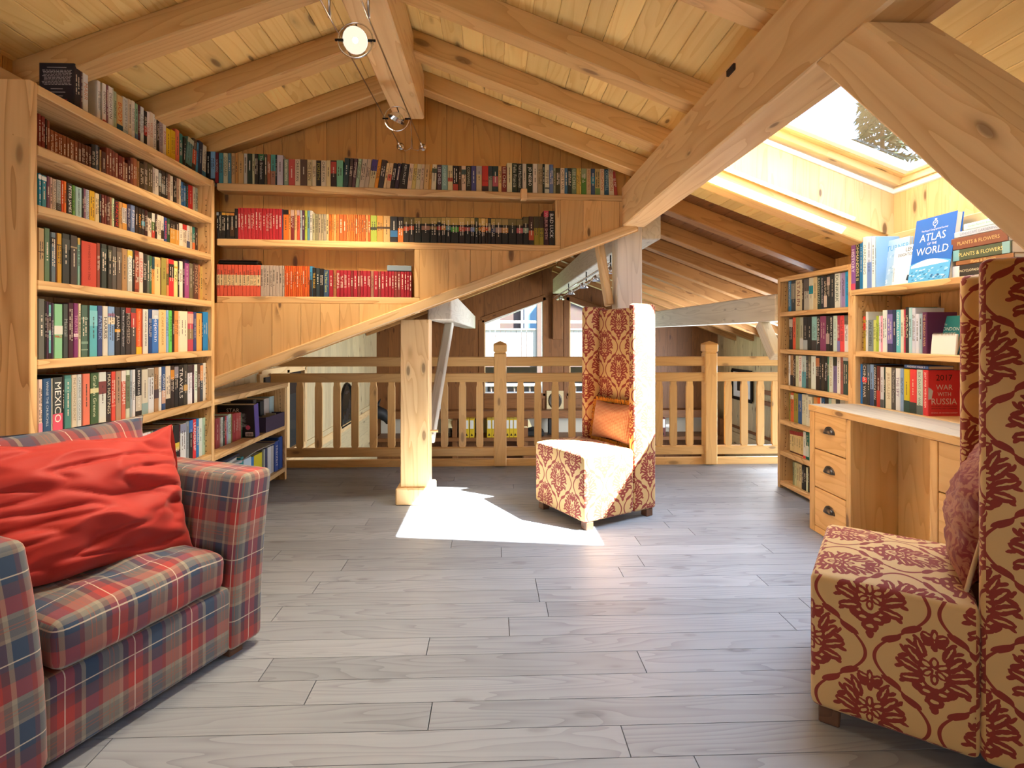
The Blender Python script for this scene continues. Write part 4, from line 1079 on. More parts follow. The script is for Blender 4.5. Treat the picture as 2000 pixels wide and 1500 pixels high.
while x < 6.5: obj('balcony_board', bmesh_board, ch, Matrix.Translation((x, 17.55, .30))); x += .17
timber('balcony_rail', (-7, 17.55, 1.62), (9, 17.55, 1.62), (0, 1, 0), .12, .09, 'chalet_boards', ch); timber('balcony_rail', (-7, 17.55, 1.38), (9, 17.55, 1.38), (0, 1, 0), .08, .06, 'chalet_boards', ch)
for x in (-2.4, 1.5, 4.4): timber('balcony_post', (x, 17.55, -3), (x, 17.55, 5.6), (1, 0, 0), .16, .16, 'chalet_wood', ch)
MB().box(-7, 9, 16.8, 17.0, -3, -1.3).go('terrace_wall', 'render_white', ch)
sp_ = MB().lathe([(.03, 0), (.05, .1), (.03, .3), (.055, .5), (.03, .75), (.04, .9)], 8).me('terrace_baluster', 'chalet_wood', True)
for k in range(22): obj('terrace_baluster', sp_, ch, Matrix.Translation((-.3+k*.24, 16.85, -1.3)))
timber('terrace_rail', (-7, 16.85, -.36), (9, 16.85, -.36), (0, 1, 0), .14, .08, 'chalet_boards', ch)
def fir(x, y, z0, h, r, seed, label):
    random.seed(seed); t = empty('fir_tree', (x, y, z0), 0, label, 'tree', 'firs beyond the skylight')
    MB().tube([(0, 0, 0), (0, 0, h*.97)], [.16, .02], 8).go('trunk', 'bark', t, WM[t.name])
    mb = MB()
    for k in range(210):
        f_ = (k/210)**.8; z = h*(.12+.86*f_); rr = r*(1-f_)*random.uniform(.75, 1.1)+.12; a = k*2.4+random.uniform(-.3, .3)
        d = Vector((math.cos(a), math.sin(a), -.25)); sd = Vector((-math.sin(a), math.cos(a), 0))
        for q in range(9):
            u = (q+1)/9; c = d*rr*u+Vector((0, 0, z)); l = .26*(1.15-u*.5)
            for sg in (-1, 1):
                tip = c+sd*sg*l+d*l*.7+Vector((0, 0, random.uniform(-.10, .06))); mb.add([c, c+d*.09, tip], [(0, 1, 2)])
                mb.add([c, c+Vector((0, 0, .05))+d*.07, tip+Vector((0, 0, -.08))], [(0, 1, 2)])
    tag(mb.go('branches', 'fir_needles', t, WM[t.name]), kind='stuff')
fir(9.6, 13.0, -3, 11.6, 2.6, 3, 'tall fir tree seen through the skylight, nearest'); fir(13.2, 15.0, -3, 11.5, 2.8, 8, 'second fir tree further right beyond the skylight')
# ================================================================== BOOKS
# every row: books from left to right as "right-edge #colour [TITLE~#ink] [lo-hi#band ...] [/lean]", '-' is a gap
ROWS = {}
ROWS['L1'] = dict(place='top of the tall left bookcase', kind='L', set=.05, z=ZL[0], x0=145, dep=.155, tops="145:121 158:128 162:134 173:141 191:157 197:159 208:164 220:170 229:180 240:187 250:191 264:198 270:203 282:210 288:218 300:220 312:229 325:238 333:252 343:255 350:253 362:268 374:267 382:270 386:277 394:275 402:283", b="""
158#1d1d28|162#5d4850|173#d9dedc MARR~#c98a5a 0-.12#b8a890|191-|197#e4e1d8|201-|208#eceae2 DEIGHTON~#161616 .05-.16#c04a40|212#8a5a60|220#efece6 DEIGHTON~#161616|222#dfe6d8|228.5#a9bb98 HIGHTIES~#3c4a30|240.2#d9b878 BODY~#d05a18 0-.26#1d4a5a|250.4#cfd4cc JOURNEY'S END~#7c8078 0-.2#a8c0c0|257.8#d8cdb4 0-.14#c08a60|264#e6e2d8|270#86b094 0-.25#5a7a9a|274.8#5c2030|281.6#d6e2e4 0-.12#c89a70|287.8#1f1a1a .35-.6#b02820|293#ece4dc VOICES~#b03028|299.4#e4dac4 VOICES~#c04a38|306#e8e6dc VICTORIA CROSS~#302838|311.6#26241f|318.4#a89ca0|325#dcd2c4 ROMA~#c03820|333#e0bc1c|343#d8b418|350.7#dc7458|357#2f7a72|362#20201e /4|374#5a8a84 0-.2#202820 .85-1#c0c8b0/8|382#4a3a2c .3-.7#c05030/5|386.4#4a9ac8/4|394.3#2c3048/4|401.7#d6d0bc .1-.25#3a7a9a/4""")
ROWS['L2'] = dict(place='second shelf down of the tall left bookcase', kind='L', set=.085, z=ZL[1], x0=75, dep=.15, tops="75:221 81:223 89:228 93:233 98:236 98.2:251 105:254 122:262 152:276 179:287 186:283 193:284 199:294 208:297 213:289 219:291 231:299 240:305 244:308 250:319 260:309 268:310 273:315 282:320 289:317 299:321 303:328 315:332 323:335 333:340 338:344 345:346 354:350 359:356 376:362 388:368", b="""
80.8#8a2f20|88.9#8a2c1e|92.7#3a120c|98#8a4428|105.8#96552c|113.5#965026|122.7#8c4a22|130#96552a|136.7#8c4c22|145#98582c|152.7#8c4c26|159.4#643016|166.7#5c2a14|172.5#643418|179.2#5a2a14|186.5#15120f|192.8#5c6066|195#2a2a2c|198.6#b89a60|207.8#4c2418|213#84402a|219#8a4a34|224.7#7c3c2c|231.4#8c4c38|240#6a120e|244#9a5038|250#8c5a3e|255.5#4a0e0a|260.4#7c3c28|268#a0603c|273#9c7040|281.8#3c2c14|289#5c4c3c|299#5a4c2c|302.7#cfc8c4|310.3#e2dcd0|315.5#3c3830 .5-.9#a8b4b4|323#2a241c .3-.6#8c9494|327.9#241c18 HANNIBAL~#e8e4dc|332.6#8c6858|338.3#dcd8c8|345.5#2a221c|350.2#b09078|354#d8d0b4|358.8#2a6aa8|363#1c2430 .2-.9#3a7ab8|368#161a1a WATERSON~#3aa0a0|376.8#c01c20|381.6#c4bea8|387.3#a8b4a8""")
ROWS['L3'] = dict(place='third shelf down of the tall left bookcase', kind='L', set=.085, z=ZL[2], x0=75, dep=.15, tops="75:338 81:339 91:343 97:344 110:350 120:352 130:354 141:358 147:362 160:366 175:371 185:373 194:378 204:380 215:384 224:387 232:392 248:398 264:401 276:406 289:411 296:415 315:420 326:425 343:431 350:434 365:439 376:442 387:445", b="""
81.5#0c8ab4 .86-.97#e4e8e4|91.5#1c8498 .86-.97#e4e8e4|97.5#6a2c4c|103#c8a498|110.5#d4c4b0 HARLAN COBEN~#4c4038|120#aab0ac LEFTING BENT~#6c7270 0-.36#3c2c1c|124.5#d8480c|130.5#e8740c|141.5#15120e PETER JAMES~#f0f0ea|147.5#5c9a3c|160.5#a4ccd0 ROBERT GODDARD~#182028|164#12100e|168#8c5a78|175#c4d0e0 HARLAN COBEN~#3c4a6c|185.5#dcb010|194.5#dccb9c|198.5#182028|204#641c18|209#6c2018|215#501c18|219#a8785c|224#c8dcb4|232.5#2a1614 DEADLINE~#e02c1c|239#d09c58|248#dcdcd8 .86-1#e0a040 0-.36#d09a48|255.5#2c2c50 Empty Chair~#d8d8e0|264#6c84b4 P D James~#eef0f4|270#2c1c14|276.5#1c120c NIGHT~#e8a030 0-.4#241810|283#241c18 .45-.6#20a0c8|289#38120e|296.5#e0d4c0 .8-1#28281c|302.5#5c7c40 0-.4#c04030 .7-1#d8dcd0|307.5#2a1410|315#ece0c8|320.5#dcd4c4 .2-.5#2c2820|326.5#2c4c8c REVERED~#e83038|332#284c30|343#1c120a .1-.7#d09a40|350#241408 .1-.7#d8a048|357#eee4d2|365#e4d8c0 .8-1#c83028|371#d8d4cc 0-.4#3c4c70|376#c4bca0|381#1c7c74 0-.4#e07840|387#3c2418""")
ROWS['L4'] = dict(place='fourth shelf down of the tall left bookcase', kind='L', set=.057, z=ZL[3], x0=75, dep=.17, tops="75:443 87:446 98:446 100:453 109:454 121:456 136:457 151:460 157:465 159:467 189:473 196:475 209:477 219:480 228:482 249:486 259:488 272:490 280:493 287:496 297:500 302:502 313:503 325:504 340:507 347:510 357:511 361:506 370:507 377:515 387:514 396:521", b="""
87#b09468 .55-.57#5c4a30|98#56785a|100#182430|109.6#5c7484 .76-.9#1c2024|111.4#6a3a18|121.3#c49414 .76-.78#5c4408|136.6#26302e .7-.9#3a4440|138#0c0c0c|151.5#423a34 .75-.78#9a8a68|156.8#84b4a8 .86-1#c8a850|159#28100c|189.3#c4422e WHO'S WHO 1962~#8c2418|196#8a3e2c|198#181414|209#2c3a36 .7-.9#3c4c46|211-|219#2c3028 .72-.9#5c5c48|228#54524e .66-.68#b0a078|238.3#5c5046 .66-.9#74685a|249#a8845a|259#b4bcb8 EXODUS~#f4f6f4 .82-.98#d4b84c|263.3#1c1414|271.8#7c3020 .1-.3#a04c34 .4-.6#a04c34 .7-.9#a04c34|280#d8d0c0 LEOPARD~#c02420 .4-.97#d8c0b4|287.5#1c1a18 Scarlatti~#e8e0cc|292.7#5c6a60|297#3c6c48|302#e8a050 .68-1#1c4c5c|313.6#eccc90 .75-.95#d8ac6c|315#5c4018|325.5#a09448|329.8#dc8c5c 0-.3#dc8c5c .3-.6#6c6030|340#dc3038 .52-.88#302820|347.4#e8e094 .8-.85#c8a838|350.7#202020|357.3#f0e8d8|361#3c1c34|369.7#a04c8c .9-1#34284c|376.8#6c6850|379#4c3c2c|387.7#5c3830 SHOSTAK~#c8a888|391#c0784c|395.8#bca054""")
ROWS['L5'] = dict(place='fifth shelf down of the tall left bookcase, at eye level', kind='L', set=.022, z=ZL[4], x0=75, dep=.19, tops="75:583 88:584 92:588 106:592 122:594 133:594 144:592 158:593 172:596 190:597 200:597 211:598 224:599 235:600 245:600.5 266:602 277:603 290:604 310:604.5 325:605.5 341:607 367:608 378:609 394:612 407:609.5", b="""
88#5c6058|91.6#141210|95.5#4c2c44|99.7#302028 .1-.5#68b8bc .75-.95#68b8bc|106#38243c KONRAN~#b0a8b0|122.7#84c494 MAO~#d8401c .44-.60#d8dcd0|123.6#20301f|133.5#384440 Mainsail~#98a4a0|144#3c1020|153.3#7c2c68 TREATISES~#c88cb0 .38-.44#e8e0d8|158.7#dcd2b0|172.2#486858 .72-.76#7c9c88 .25-.3#7c9c88 .13-.15#90a890|175#243028|190.6#58b4c0 .6-.9#80ccd4|200.5#344478 PATRICK~#8ca8d8|211.3#d8d6c8 HARRIS~#2c2c28|224.4#80a8d4 .64-.78#e4d8b8 .8-.86#a07090|235.2#1c1816 JUAN BELL~#d8d4c8 .48-.54#e0a020|245.5#26282a The Best of Stephen Spender~#e4e4e0|255.7#2c2420 PROMISED~#a89c8c .88-1#a03028|266#4c4440 .58-.9#b43830|277#e85c18 Golden Young Hemingway~#f0c49c .0-.16#e0b81c|279#a84838|290#dfe0d4 GORE VIDAL EMPIRE~#161616|297#103c78|310#3474c4 Betjeman~#f0f2f4 .78-.98#c8ccd0|324.6#ecc888 A CAPE READER~#b08030|329.8#84b0e0|336.4#6cd45c JUNIPER GUIDE~#1c6c28|341#201410 JEFFERIES~#e8e4dc|348.8#dc9048|351#f0dcc0|366.8#f0e4c4|377.8#c04858 .3-.56#8c7854 .7-.95#e0a898|384#34447c|394.4#ecb05c|396.5#2c1c34|406.7#1c88cc""")
ROWS['L6'] = dict(place='sixth shelf down of the tall left bookcase', kind='L', set=.037, z=ZL[5], x0=75, dep=.19, tops="75:742 83:741.5 101:739.5 122:738 126:733 140:733 160:731.5 176:730 193:728.5 208:727 226:726 246:724 265:722 277:719 290:722 301:719 316:717 334:715 349:714 367:712 376:713 386:712 403:709", b="""
83.5#e0c8b8 0-.25#d88ca0|100.8#1c4c78 WINNIE THE CHURCHILL~#c8d4dc|103#dcd8c8|122.7#38403e MEXICO~#f0f0e8 0-.36#dc506c|126#101410|140#408078 .7-.94#58948c|150.7#d4ccb4 THE LAWRENCE SECRET~#8c7c5c|160#ccd4d4 CATHERINE COOKSON~#6c7c80|161.6#8c5c50|176.4#e0785c|193.2#3c5c34 Graham Greene~#d8e0b8 .62-.71#d8d49c|208#d4dcd4 .58-.82#7c3c38|217.5#241814 MAX HASTINGS~#e0d8b8|226.3#dc4834 .3-.33#ec8068|237#ac8c70|246#d86850 GRISHAM~#f4ece0 .78-1#e0dcd4|254#d0dcc4 .2-.9#6c7c5c|258.5#9cacb8|265#dce0e4|277#1c1714 BRITISH HISTORY~#f0ece0 .1-.42#c8c0ac|289.4#d4d0bc 0-.25#8cacac|301.3#dce2e6 .8-.98#9c9484|310.3#a8845c .3-.5#4c3c44|316#e4e8e8|323.6#244c84 GRISHAM~#dce0e4 .15-.45#cfa890|333.6#e0d4bc 0-.24#201814|340.7#2c1c14 .68-.9#d08c28|348.8#1c1a1a .7-.97#8c8c98|358.8#161412 TRAVELS~#f0ece0|366.8#3c3c34 .35-.5#c8a058|375.9#e8eaf0 .8-1#3c3434|379.7#38182c TERRORIST~#b87890|385.8#e0ece0 RODNEY~#3c7c4c|391#5c4434 CLORE~#e0dcd4|396.8#34404c .55-.95#d89c68|402.5#e0dccc""")
ROWS['L7'] = dict(place='seventh shelf down of the tall left bookcase, above the red cushion', kind='L', set=.04, z=ZL[6], x0=160, dep=.19, tops="160:876 205:866 223:863 236:859 249:857 260:853 277:850 289:846 300:842 309:840 322:836 331:834 350:830 364:828 370:823 377:821 389:818 402:816", b="""
172#4c3c34|184#b0a890|196#2c4c5c|208.6#e8d46c|223.6#1c8c9c|236#dcdcc8 COSTELLO~#3c3c34|249.4#2c4454 0-.5#e0cc48|259.8#b0bcc8 .75-1#b02830|266.7#e4e4e0|277#d8bc74 TREVOR HOWE~#5c4420|288.5#e8e0e4 STALIN~#9c2848|294.9#dce0e4|300#7c8c74|309#28304c PETERSON~#d8dc98|322.5#d4b0b4 .1-.2#3c2c2c .72-1#5c3430|330.5#e4dcd0 SUPERWOMAN~#4c3038|338.6#c8b890|350.6#1c1a18 365~#f0ecdc .38-.56#e0c848|352.6#5c2038|363.9#e4ecf0 .78-1#8c94b0|369.6#8c98a0|377#1c1e20 .7-1#3070c0|383.4#d83038 LEADERSHIP~#f0f0f0|389#1c7cc0|395.5#d4e0d8|401.8#a8c8b0""")
ROWS['T'] = dict(place='top shelf of the gable wall', kind='W', set=.004, z=ZT, x0=402.5, dep=.108, tops="402:296 420:296 427:298 445:299 476:299.5 483:300 538:302 553:303 553.2:311 600:311.5 618:312.5 627:313.5 657:313.5 670:313 670.2:308 731:311 748:311 754:318 795:319 836:321 851:321 862:322 900:324 954:324 990:325 990.2:318 1028:320 1060:320 1081:321.5 1081.2:328 1126:328.6 1172:330 1190:330.5 1200:329 1207:335", b="""
411#1c1a1a|420.3#7cb0d8 0-.14#1c1c1c|427#6c1c20 SOROPINS~#d0b0b0 0-.35#8c1418|435.8#3c8c98|445#bcc0a0 GODDARD~#4c5040|451.7#4c7c8c|459.4#b89868|465#c08c48|476#c09c60|483#b8b8ac|492.4#20301c|497.4#b4b894|504.5#242014|516.6#14160f The Breakdown~#c8c8bc .8-1#2c6c44|521.5#504c38|528.7#a05c38|538#4c9c94 0-.45#9c7058|541#1c3038|553#c0bcc8|554.5#3c2c20|563.4#8ca088 DAN BROWN~#e0e0d0|576#c05048|586.5#d8ccac CHRIS RYAN~#242018|599.7#5c4434|609.5#ccbc8c THE LION~#34301c|617.7#d0c4a0|627#241c10 FORSYTH~#a89c38|637#dcceb0 CHRIS RYAN~#242018|645.8#d4c490|657.3#2c1c14 .5-.95#b04030|670#74b894|680#20383c/3|687#4c3c38/4|694#583c44/5|701#a4c0a0/6|711#c8b8a0/7|719.4#bca890/7|731#d0c090 .6-1#4c3c7c/8|738#e09428/8|748.6#3c3430/8|754#e4c894/8|761.8#dcbc8c .3-.55#d06048/8|770#241e18/8|778#30283c/8|794.8#1c1810 KEN FOLLETT~#d8d4c4/8|803.6#dcc0a0/6|811#ccb464/6|820#c8bc98/5|826.7#c4a88c/4|836.8#c4a068/4|842#c08c3c/4|851.5#ccc4a8 .66-.84#2c4438/3|854-|862.5#4c3038 LEE CHILD~#d8d0d0|874.6#7ca098 CAMBRIDGE~#b8d4cc|884.6#ccbc8c .35-.5#c05038|895#201810 0-.25#a83c24|901.4#4c3418|910.3#d4b898 .65-.85#3c6058|920.3#302c18 CORNWELL~#b8b898|930.3#484878|941.3#c8b080 .65-.98#a8a098|953.9#b83024 TEN~#5c1810 0-.2#2c1810|961.8#8c8c74 .6-1#303c40|973.3#1c3430 .2-.6#a85058|980#d0ac6c|990#7c2418 LEE CHILD~#d8c8a8|1000.6#d4cca0|1010.6#22301f Felix Francis~#c8ccb8|1020.6#2c2c20 Val McDermid~#d0d0c0|1028.4#c4c0b0|1040.5#1e2c14 JO NESBO~#f0f0e4|1050#d0c4b0|1060#9c8c68|1064#1c2418|1073#d0ccac 0-.28#c0c4b0 .14-.2#2c4c5c|1081#5c74a0|1085.6#98946c|1094.6#3c3c20|1103#dcc8a4 CHRIS RYAN~#241c18|1109#3c6c8c|1116.6#202820|1126#6c8060 LEE CHILD~#c8d0b8|1132#ccac50|1135.5#d0b058|1145.5#4c8034 .65-1#8c9c70|1154.4#c8ac7c ANTHONY PRICE~#a04030|1162.3#34506c .4-.7#2c7c90|1172.2#c0a868 0-.25#6c8c4c|1180.7#d8c49c DEIGHTON~#b83820|1189.6#1c5064 CORNWELL~#a8ccd4|1200#d8c8a0 DEIGHTON~#b04830/-3|1207#a83c30/-6""")
ROWS['M'] = dict(place='middle shelf of the gable wall', kind='W', set=.004, z=ZM, x0=422.5, dep=.108, tops="422:413 464:415 464.6:406 550:408 553:408.5 553.2:409.5 610:411.5 610.2:418 665:419 723:420 736:421 762:422 777:423 799:424 809:424.7 880:424 980:426.5 1032:428 1032.8:423 1062:423 1062.2:411.5 1083:412", b="""
427.5#15120e .86-.97#a8b4b8|433#15120e .2-.9#303028|441#15120e .88-.97#d8a840 0-.5#1c1814|449#15120e .88-.97#d89c40|458#15120e .88-.97#d88c3c .1-.45#4c3018|464.5#20140f|470#c42c34|476#c43038|484#bc2830|490#c42c34|497.5#bc242c|504.5#b8202a|512#bc242c|519.5#b41c26|525.5#bc242c|531.5#b8222c|538#bc242c|544#b8202a|550.5#bc2a34|553#4c3c5c|563.5#d8701c .84-1#20140c|567.5#d89048|574.5#7c2420 .8-1#c8a898|580#d8ac74|585.5#d85030 .82-1#c0a0a0|590#9cacb0|595#4c2440|600#a4b43c|605#5c8ca0|610#ccc8c0|615.5#a8a078|621.5#888060|627#a8987c|631.5#a89878|637#a09480|642#ccb884|647#c86410|652.5#d08038|655.5#ccb070|658.5#c8742c|662#d0803c|670#b85c20|676.5#b85c24|681#c87838|685#c4702c|690#c86820|694#c46c28|698#b85818|702#c87434|706#bc6020|711#bc6424|714#a85018|719#d09050|723.5#b85418|736#98a83c .45-.55#28301c|748.5#c88c3c .5-.58#4c2c14|762#c8a064 .5-.58#3c2818|777#18181c .2-.45#2c6ca0|788#241410 0-.55#d8741c|799#1c140e .72-.98#6c5c28 .45-.62#c84c24|809#181410 .72-.98#6c5c28 .5-.66#c05028|823#16180f .74-.98#a08c48|840#16180f .74-.98#a08c48 .5-.66#98705c|854#14160f .74-.98#b09850 .52-.64#8c6c38|861.7#181410 .8-.98#a08c48 .5-.64#b02018|870.7#14160f .74-.98#c0a458 .5-.66#c08840|880.5#14160f .7-.98#c8ac60 .5-.66#64888c|896#14180f .7-.98#c0a050 .44-.62#4c9c30|908#1c140e .7-.98#d0b068 .46-.64#c0482c|918.8#14160f .72-.98#b89c50 .48-.62#a85454|927#1c1410 .74-.98#c8a858 .46-.62#6c88b8|934.5#14160f .74-.98#58582c .48-.62#5c6038|939.8#181410 .7-.98#c09c48 .5-.62#c07428|948#1c120c .7-.98#e0c070 .46-.66#d88838|953#1c120c .7-.98#b89448 .5-.64#c85028|959#181410 .76-.98#403c24 .5-.64#a87c48|967.5#14141a .74-.98#a89048 .44-.6#2c3454|980#1a1612 .74-.98#98844c .44-.64#a08478|993#14160f .74-.98#98844c .44-.64#c08c4c|1008.8#14160f .74-.98#706438|1021.5#1c140f .74-.98#706438 .44-.64#b0585c|1032.7#16160f .74-.98#5c5430 .42-.6#8ca08c|1043#3c241c .16-.5#b8502c 0-.15#1c1c14|1053#94882c .6-1#3c341c|1062#948828 .6-1#302818|1071.8#3c1c24 WILBUR SMITH~#c8a0a0 .82-1#c04458|1083#16181a BAD LUCK~#d8d8d4""")
ROWS['B'] = dict(place='bottom shelf of the gable wall', kind='W', set=.004, z=ZB, x0=423, dep=.108, tops="423:516.5 509:518 555.5:519 604:520 610:520 617:523 642:526 642.6:527.5 804:531", b="|".join(
 ['%g#dc5c40 .34-.68#e0c898' % x for x in (429, 436.5, 443.7, 451.5, 458, 465, 473.5, 480.6, 487.8, 494.5, 500.7, 509)]+['%g#b8a898' % x for x in (514.5, 520, 526, 532, 538, 545, 551, 555.5)]
 +['%g#%s' % (x, c) for x, c in zip((559, 563, 567, 571, 575, 579, 583, 587, 591, 595, 600, 604.6), ('d85c14', 'd05010', 'd86018', 'cc5010', 'd86420', 'd05814', 'cc5414', 'd86018', 'd86824', 'c84c10', 'd46420', 'cc5818'))]
 +['610#3c90c0 0-.55#2c2420', '617#1a1814 THE FORGE~#e0b850', '624.5#2c383c', '632#141414', '642.5#34506c The Mind Game~#c8d078']
 +['%g#%s' % (x, c) for x, c in zip((650.7, 657, 664, 671.5, 678, 685, 690, 698, 703.6, 709, 717, 724, 730, 738.6, 744, 751.5, 758.6, 765, 770, 776, 782.5, 789.5, 794.5, 799.5, 804), 'a01428 a0683c a01428 980f22 a01428 a01428 802420 a01428 883028 981024 a01428 980f22 a07058 a01428 883430 a01428 980f22 a01428 981024 883028 842c28 a01428 980f22 a01428 841020'.split())]))
ROWS['RA'] = dict(place='top tier of the narrow right bookcase', kind='R', set=.03, z=ZR[1], x0=1539.5, dep=.18, tops="1539:549 1545:549 1566:547 1596:541 1609:540 1640:534 1650:532.5 1666:529", b="""
1545#2c84c0 MAX HASTINGS~#f0f0ec|1553.7#38444c .4-.9#8c8c80|1566#dcd4b4 STALIN~#7c3c30|1570#2c201c|1580#b4b8b4 .6-1#605c5c|1588#d8dccc .5-.75#1c94b0|1596#d4c8a0|1602.6#1c3c34 RAVENSTEAD~#c8ccb8|1609#20283c ALAN CLARK DIARIES~#f0f0ec|1615#1c1c1e .05-.4#d8ccc4|1621#24282c .7-.95#b8a8a4|1630#2c3438|1640#dce8e4 DUNKIRK~#2c5c60|1643#a8acd0|1650.5#9c8cc8|1659#10a0e0|1666#dcecd8""")
ROWS['RB'] = dict(place='second tier of the narrow right bookcase', kind='R', set=.03, z=ZR[2], x0=1541, dep=.18, tops="1541:621 1600:618 1665:616", b="""
1548#1c1a18 .7-.95#b8b4ac|1553.7#e05c38|1562#909868|1568.5#a8ac9c 0-.35#c8d0d4|1577#201c1c 0-.3#a8b8c4|1585#161818|1595#8cc4c8 0-.3#383434|1601.5#1c1c20 CHURCHILL~#f4f4f0|1613#843c6c|1620#28241f .2-.5#b0a09c|1627#14181a BRITAIN AT WAR~#f0f4f0|1635#c4e0dc|1640.5#a83450 0-.3#7c7cc0|1649#e04c50|1656.5#e4ecf0 .75-1#606460|1662.5#e4ecec VOICES~#c83868|1665#d8d4b4""")
ROWS['RC'] = dict(place='third tier of the narrow right bookcase', kind='R', set=.03, z=ZR[3], x0=1540, dep=.18, tops="1540:694 1600:696 1665:698", b="""
1543.4#e8f0f0|1549#bc9468 0-.35#302c34|1553.7#302820|1559.7#ccd8b8|1566#e8e8e4 TONY BLAIR~#c04858|1574#b8d4d8 0-.5#60a8bc|1578.4#3c4448|1584#606450|1593#dcf0ec|1600.4#241c18 .7-.95#b8784c|1603.7#10181c|1610#302c24|1616#141618 Max Hastings~#f0f0f0|1619#3c7c6c|1627#dce8dc COURT OF WAR~#a08c3c|1634.5#746c9c .75-1#1c2c20|1641#e4ece8|1646.6#a06460|1656.5#2c4c48 .9-1#c8d4d8|1663#1c2c28""")
ROWS['RD'] = dict(place='fourth tier of the narrow right bookcase', kind='R', set=.03, z=ZR[4], x0=1540.5, dep=.18, tops="1540:766 1580:771 1586:775 1660:782", b="""
1544#8c8438|1550#d86838 .78-.92#e0dcd0|1558.6#98943c|1566#20589c|1574#d0d8c0|1578#d8e0d0|1586#dce4d4|1589#8c8c70|1596#d09c58|1601.5#e06820|1604#d8e0e4|1610#1c5c90|1618#202428|1623.5#9cc8c0|1632#d4dcc4|1640#38403c|1650#a8b0a4|1658#d0c8a8""")
ROWS['RE'] = dict(place='fifth tier of the narrow right bookcase', kind='R', set=.03, z=ZR[5], x0=1542.5, dep=.16, tops="1542:840 1568:845 1573:843 1584:846", b="""
1546.5#dcc890 .84-1#901c20 .04-.1#4c1410|1550.5#d8c488 .84-1#901c20 .04-.1#4c1410|1554.5#dcc890 .84-1#901c20 .04-.1#4c1410|1559.5#d8c48c .84-1#981c24 .04-.1#4c1410|1564#d8c488 .84-1#901c20 .04-.1#4c1410|1568.5#d4c084 .84-1#901c20 .04-.1#4c1410|1573.5#e0e8e4 0-.1#d83840|1580#146c60 .1-.5#c8dcd8|1584#58a8a0""")
ROWS['RF'] = dict(place='lowest tier of the narrow right bookcase', kind='R', set=.03, z=ZR[6], x0=1548, dep=.16, tops="1548:901 1565:907 1580:914", b="""
1551.5#909870|1555.5#c8d0a0|1560#d4cc98|1565.5#d8cc9c|1570#1c2020|1574#181c14|1578#d0dcc0|1580#101810""")
ROWS['G'] = dict(place='upper open shelf of the wide right bookcase', kind='R', set=.03, z=1.10, x0=1686, dep=.17, tops="1686:618 1690.5:618 1690.7:609 1705:609 1705.2:625 1711:625 1711.2:617 1723:617 1732:618 1732.2:606 1768:605 1774:600 1788:602 1788.2:614 1801:613 1810:610", b="""
1690.5#a89020 .6-.8#d83c30 .9-1#d83c30|1695#dce4e4|1705.5#788c98 AN CHIEN~#303c44|1711#c8d878|1716#a4c83c|1720#dcd8e8|1723.5#e89cb8|1732.5#dcecec|1743.5#383c6c .2-.9#8478c0|1750#1c3458|1758.5#5cc4d4 GENERAL DAYAN~#f0f8f8|1765#d8dcc8|1768#c83c58|1774.5#20242c|1781#a8d8e0|1788#c8d4ec|1795#d0dcf0|1801#98b4c4|1810#5c2454 THE ENGLISH RIVER~#d8b88c""")
ROWS['H'] = dict(place='books standing at the back of the desk', kind='R', set=.035, z=.772, x0=1672, dep=.19, tops="1672:706 1676.5:706 1684:711 1693:710 1706:712 1719:715 1726:717 1740:717.5 1749:719 1765:720 1776:721 1790:721.5 1802:722 1813:723", b="""
1676.5#e4e8e0 .3-.9#384858|1684#2078d0|1693.5#34383c CHINA'S WAR~#e0e0dc .54-.66#e03838|1699#2c343c .6-.98#4c6480|1706#7ca4d8 0-.4#2c4878|1712#1c1e22 CONFRONTATION~#f0f0ec|1719#601c18 0-.4#b83830|1726#d4dce8 0-.2#4c5860|1729#1c3830|1740.5#dcdcc8 JERUSALEM~#a89c84|1749#484c50 The Churchill Complex~#c0c4c4|1758#d8e4f0 THE SPY~#7c6c98|1765#84a8d8|1776.5#d0c424 0-.27#1c4844|1790#dc3c40 0-.25#243c3c|1802#c0d8d4 SIX DAYS OF WAR~#4c6468 0-.2#586c70|1813#d4303c 2017 WAR WITH RUSSIA~#f4ecec""")
ROWS['RT'] = dict(place='top of the wide right bookcase, left of the atlas', kind='R', set=.0, z=1.481, x0=1662, dep=.19, tops="1662:468 1670:466 1679:464 1685:465 1693:463 1711:462", b="""
1670.6#8c58a8 HISTORY~#f4f0f8 0-.12#d85070|1679#1c3034 COMMANDERS II~#e4d89c|1685#1c78b0|1693#e4f4f4 GARDENING~#6c8c90|1702#7498d8 .5-1#c8dcf4|1709#d8ecf4|1711.5#8cb4d8""")
ROWS['S'] = dict(place='middle shelf of the low bookcase', kind='L', set=.088, z=.455, x0=421, dep=.15, tops="421:817 430:817 443:813 452:809 461:808 471:806 474:806", b="""
429.7#a04044|432#b8a8a0|436#d8e4dc|439.7#2c4c40|443#c83c4c|446#b8c8e0|451.7#c8e8dc|454#8c8440|461#9c2c30|466#b04c48|471#b85450|473.7#3c6c4c""")

